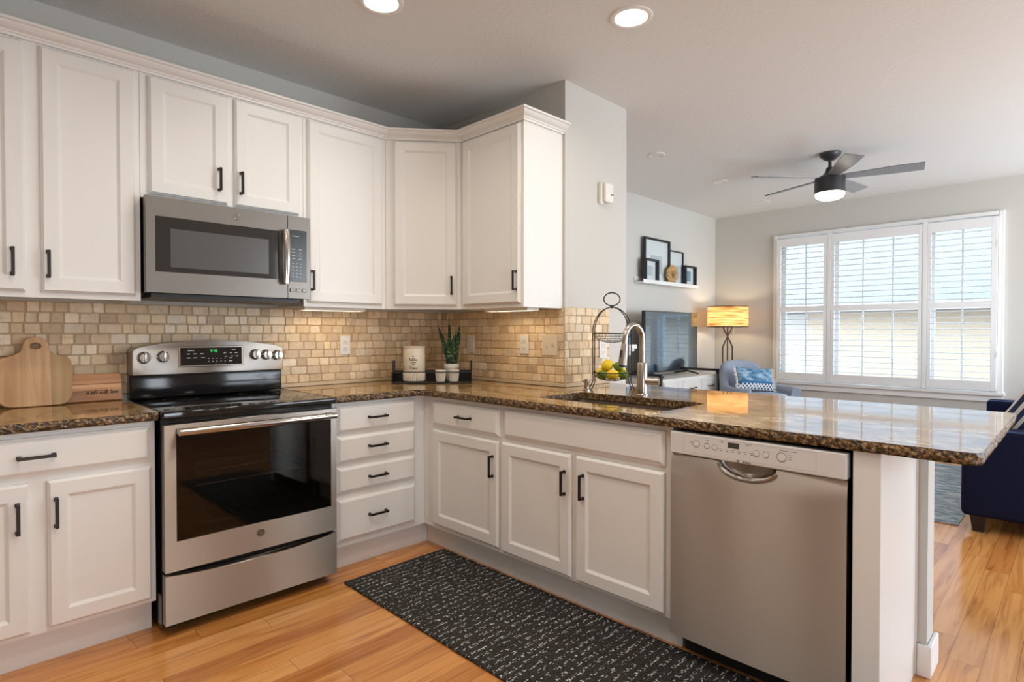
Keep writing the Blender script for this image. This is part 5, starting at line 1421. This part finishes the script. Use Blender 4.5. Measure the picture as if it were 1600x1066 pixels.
# local: back at -y?  front faces local -y after the rotation below
bm = bm_new(); secs = []
NA = 40
for k in range(NA + 1):
    th = math.radians(-128 + 256 * k / NA)            # 0 = middle of the back (+y local)
    c_ = abs(th) / math.radians(128)
    q_ = min(1, max(0, (c_ - .22) / .42)); q_ = q_ * q_ * (3 - 2 * q_)
    top = .930 - .05 * (c_ / .3) ** 2 * (1 - q_) * .6 - .265 * q_ - .02 * max(0, c_ - .64)
    fl = 1 + .30 * (top - .6)
    ro, ri = .375, .285
    dx, dy = math.sin(th), math.cos(th)
    ex = 1.0 if c_ < .7 else 1 + .10 * (c_ - .7) / .3
    P_ = lambda r, z: Vector((dx * r * ex, dy * r * ex, z))
    secs.append([P_(ro * .92, .20), P_(ro * .98, .35), P_(ro * fl, top - .05), P_(ro * fl - .012, top - .012), P_((ro + ri) / 2 * fl, top), P_(ri * fl + .012, top - .012), P_(ri * fl, top - .05), P_(ri, .38), P_(ri, .20)])
loopn = len(secs[0]); V_ = [[bm.verts.new(v) for v in s] for s in secs]
for a, b_ in zip(V_, V_[1:]):
    for k in range(loopn): bm.faces.new((a[k], a[(k + 1) % loopn], b_[(k + 1) % loopn], b_[k]))
bm.faces.new(V_[0]); bm.faces.new(V_[-1][::-1])
obj('shell', bm, M['chair'], t, smooth=True, local=True, angle=70)
bm = bm_new(); lathe(bm, [(.20, .22), (.275, .24), (.282, .32), (.282, .545), (.26, .585), (.15, .598), (.001, .600)], (0, -.02, 0), 36); obj('seat_cushion', bm, M['chair_in'], t, smooth=True, local=True, angle=70)
for a in (45, 135, 225, 315): obj('leg', tube(bm_new(), [(.28 * math.cos(math.radians(a)), .28 * math.sin(math.radians(a)), 0), (.25 * math.cos(math.radians(a)), .25 * math.sin(math.radians(a)), .225)], lambda u: .012 + .008 * u, 10), M['sofa_leg'], t, smooth=True, local=True)

def pillow_bm(w_, h_, th, n=18):
    bm = bm_new(); S_ = []
    for side in (1, -1):
        g = []
        for i in range(n + 1):
            row = []
            for j in range(n + 1):
                u, v = -1 + 2 * i / n, -1 + 2 * j / n
                b_ = (max(0, 1 - u * u) ** .5) * (max(0, 1 - v * v) ** .5)
                pin = 1 - .06 * (1 - abs(v)) * abs(u) ** 3 ; pin2 = 1 - .06 * (1 - abs(u)) * abs(v) ** 3
                row.append(bm.verts.new((u * w_ / 2 * pin, side * th / 2 * b_, v * h_ / 2 * pin2)))
            g.append(row)
        for i in range(n):
            for j in range(n): bm.faces.new((g[i][j], g[i + 1][j], g[i + 1][j + 1], g[i][j + 1]))
    bmesh.ops.remove_doubles(bm, verts=bm.verts[:], dist=1e-5)
    return bm
cmw = MAT[t.name]
pm = cmw @ Matrix.Translation((-.02, .03, .735)) @ Matrix.Rotation(math.radians(-16), 4, 'X') @ Matrix.Rotation(math.radians(4), 4, 'Y')
t = thing('lumbar_pillow', 'blue fringed lumbar pillow leaning in the armchair', 'pillow'); t.matrix_world = pm; MAT[t.name] = pm
obj('cover', pillow_bm(.46, .255, .12), M['cush_blue'], t, smooth=True, local=True, angle=90)
bm = bm_new(); rng = random.Random(9)
for s in (-1, 1):
    for k in range(34):
        z = -.122 + .244 * k / 33; xx = s * (.230 - .014 * (1 - abs(z) / .125)); tube(bm, [(xx, 0, z), (xx + s * (.022 + rng.uniform(0, .012)), rng.uniform(-.012, .012), z + rng.uniform(-.012, .006))], .0035, 4)
f = obj('fringe', bm, M['fringe'], t, local=True); f['kind'] = 'stuff'; f['label'] = 'cream yarn fringe'

# ------------------------------------------------------------------ sofa, rug
t = thing('sofa', 'navy blue sofa with black block legs seen from its side', 'sofa', (3.04, -3.2, 0))
SX0, SX1, SYF, SYB = 1.935, 4.14, -2.755, -3.66
obj('base', B(SX0 + .19, SX1 - .19, SYB + .02, SYF - .02, .10, .30, bev=.02), M['navy'], t, smooth=True)
for x0_, x1_ in ((SX0, SX0 + .19), (SX1 - .19, SX1)):
    a = obj('arm', B(x0_, x1_, SYB, SYF, .095, .640, bev=.030, seg=4), M['navy'], t, smooth=True)
    pp = [(x0_ + .012, SYF - .012, .636), (x0_ + .012, SYB + .02, .636)]
    obj('piping', tube(bm_new(), pp, .006, 8), M['navy_piping'], a, smooth=True)
bk = obj('back', B(SX0 + .19, SX1 - .19, SYB, SYB + .20, .30, .84, bev=.05, seg=4), M['navy'], t, smooth=True)
sw = (SX1 - SX0 - .38) / 2
for k in range(2):
    obj('seat_cushion', B(SX0 + .19 + k * sw + .004, SX0 + .19 + (k + 1) * sw - .004, SYB + .20, SYF - .005, .301, .46, bev=.035, seg=4), M['navy'], t, smooth=True)
    obj('back_cushion', B(SX0 + .19 + k * sw + .006, SX0 + .19 + (k + 1) * sw - .006, SYB + .20, SYB + .36, .462, .80, bev=.05, seg=4), M['navy'], t, smooth=True)
for x in (SX0 + .055, SX1 - .055):
    for y in (SYF - .085, SYB + .085):
        bm = bm_new(); loft(bm, [rr(x - .028, x + .028, y - .028, y + .028, .004, 0), rr(x - .042, x + .042, y - .042, y + .042, .004, .1)], True, True); obj('leg', bm, M['sofa_leg'], t)
t.location = (3.055, -3.164, 0); t.rotation_euler = (0, 0, math.radians(1.9))
pm = Matrix.Translation((2.235, -3.088, .684)) @ Matrix.Rotation(math.radians(-90), 4, 'Z') @ Matrix.Rotation(math.radians(4), 4, 'X') @ Matrix.Rotation(math.radians(32), 4, 'Y')
t = thing('throw_pillow', 'navy and white striped throw pillow on the sofa', 'pillow'); t.matrix_world = pm; MAT[t.name] = pm
obj('cover', pillow_bm(.31, .31, .11), M['cush_stripe'], t, smooth=True, local=True, angle=90)
bm = bm_new()
for sx in (-1, 1):
    for sz in (-1, 1): tube(bm, [(sx * .150, 0, sz * .150), (sx * .172, .004, sz * .177)], .006, 6)
obj('tassels', bm, M['fringe'], t, local=True)
bm = bm_new(); box(bm, 2.005, 4.05, -2.735, -1.32, .0005, .010, bev=.003)
single('area_rug', bm, M['rug'], 'distressed blue and grey area rug in front of the navy sofa', 'rug', (3.03, -1.9, 0))
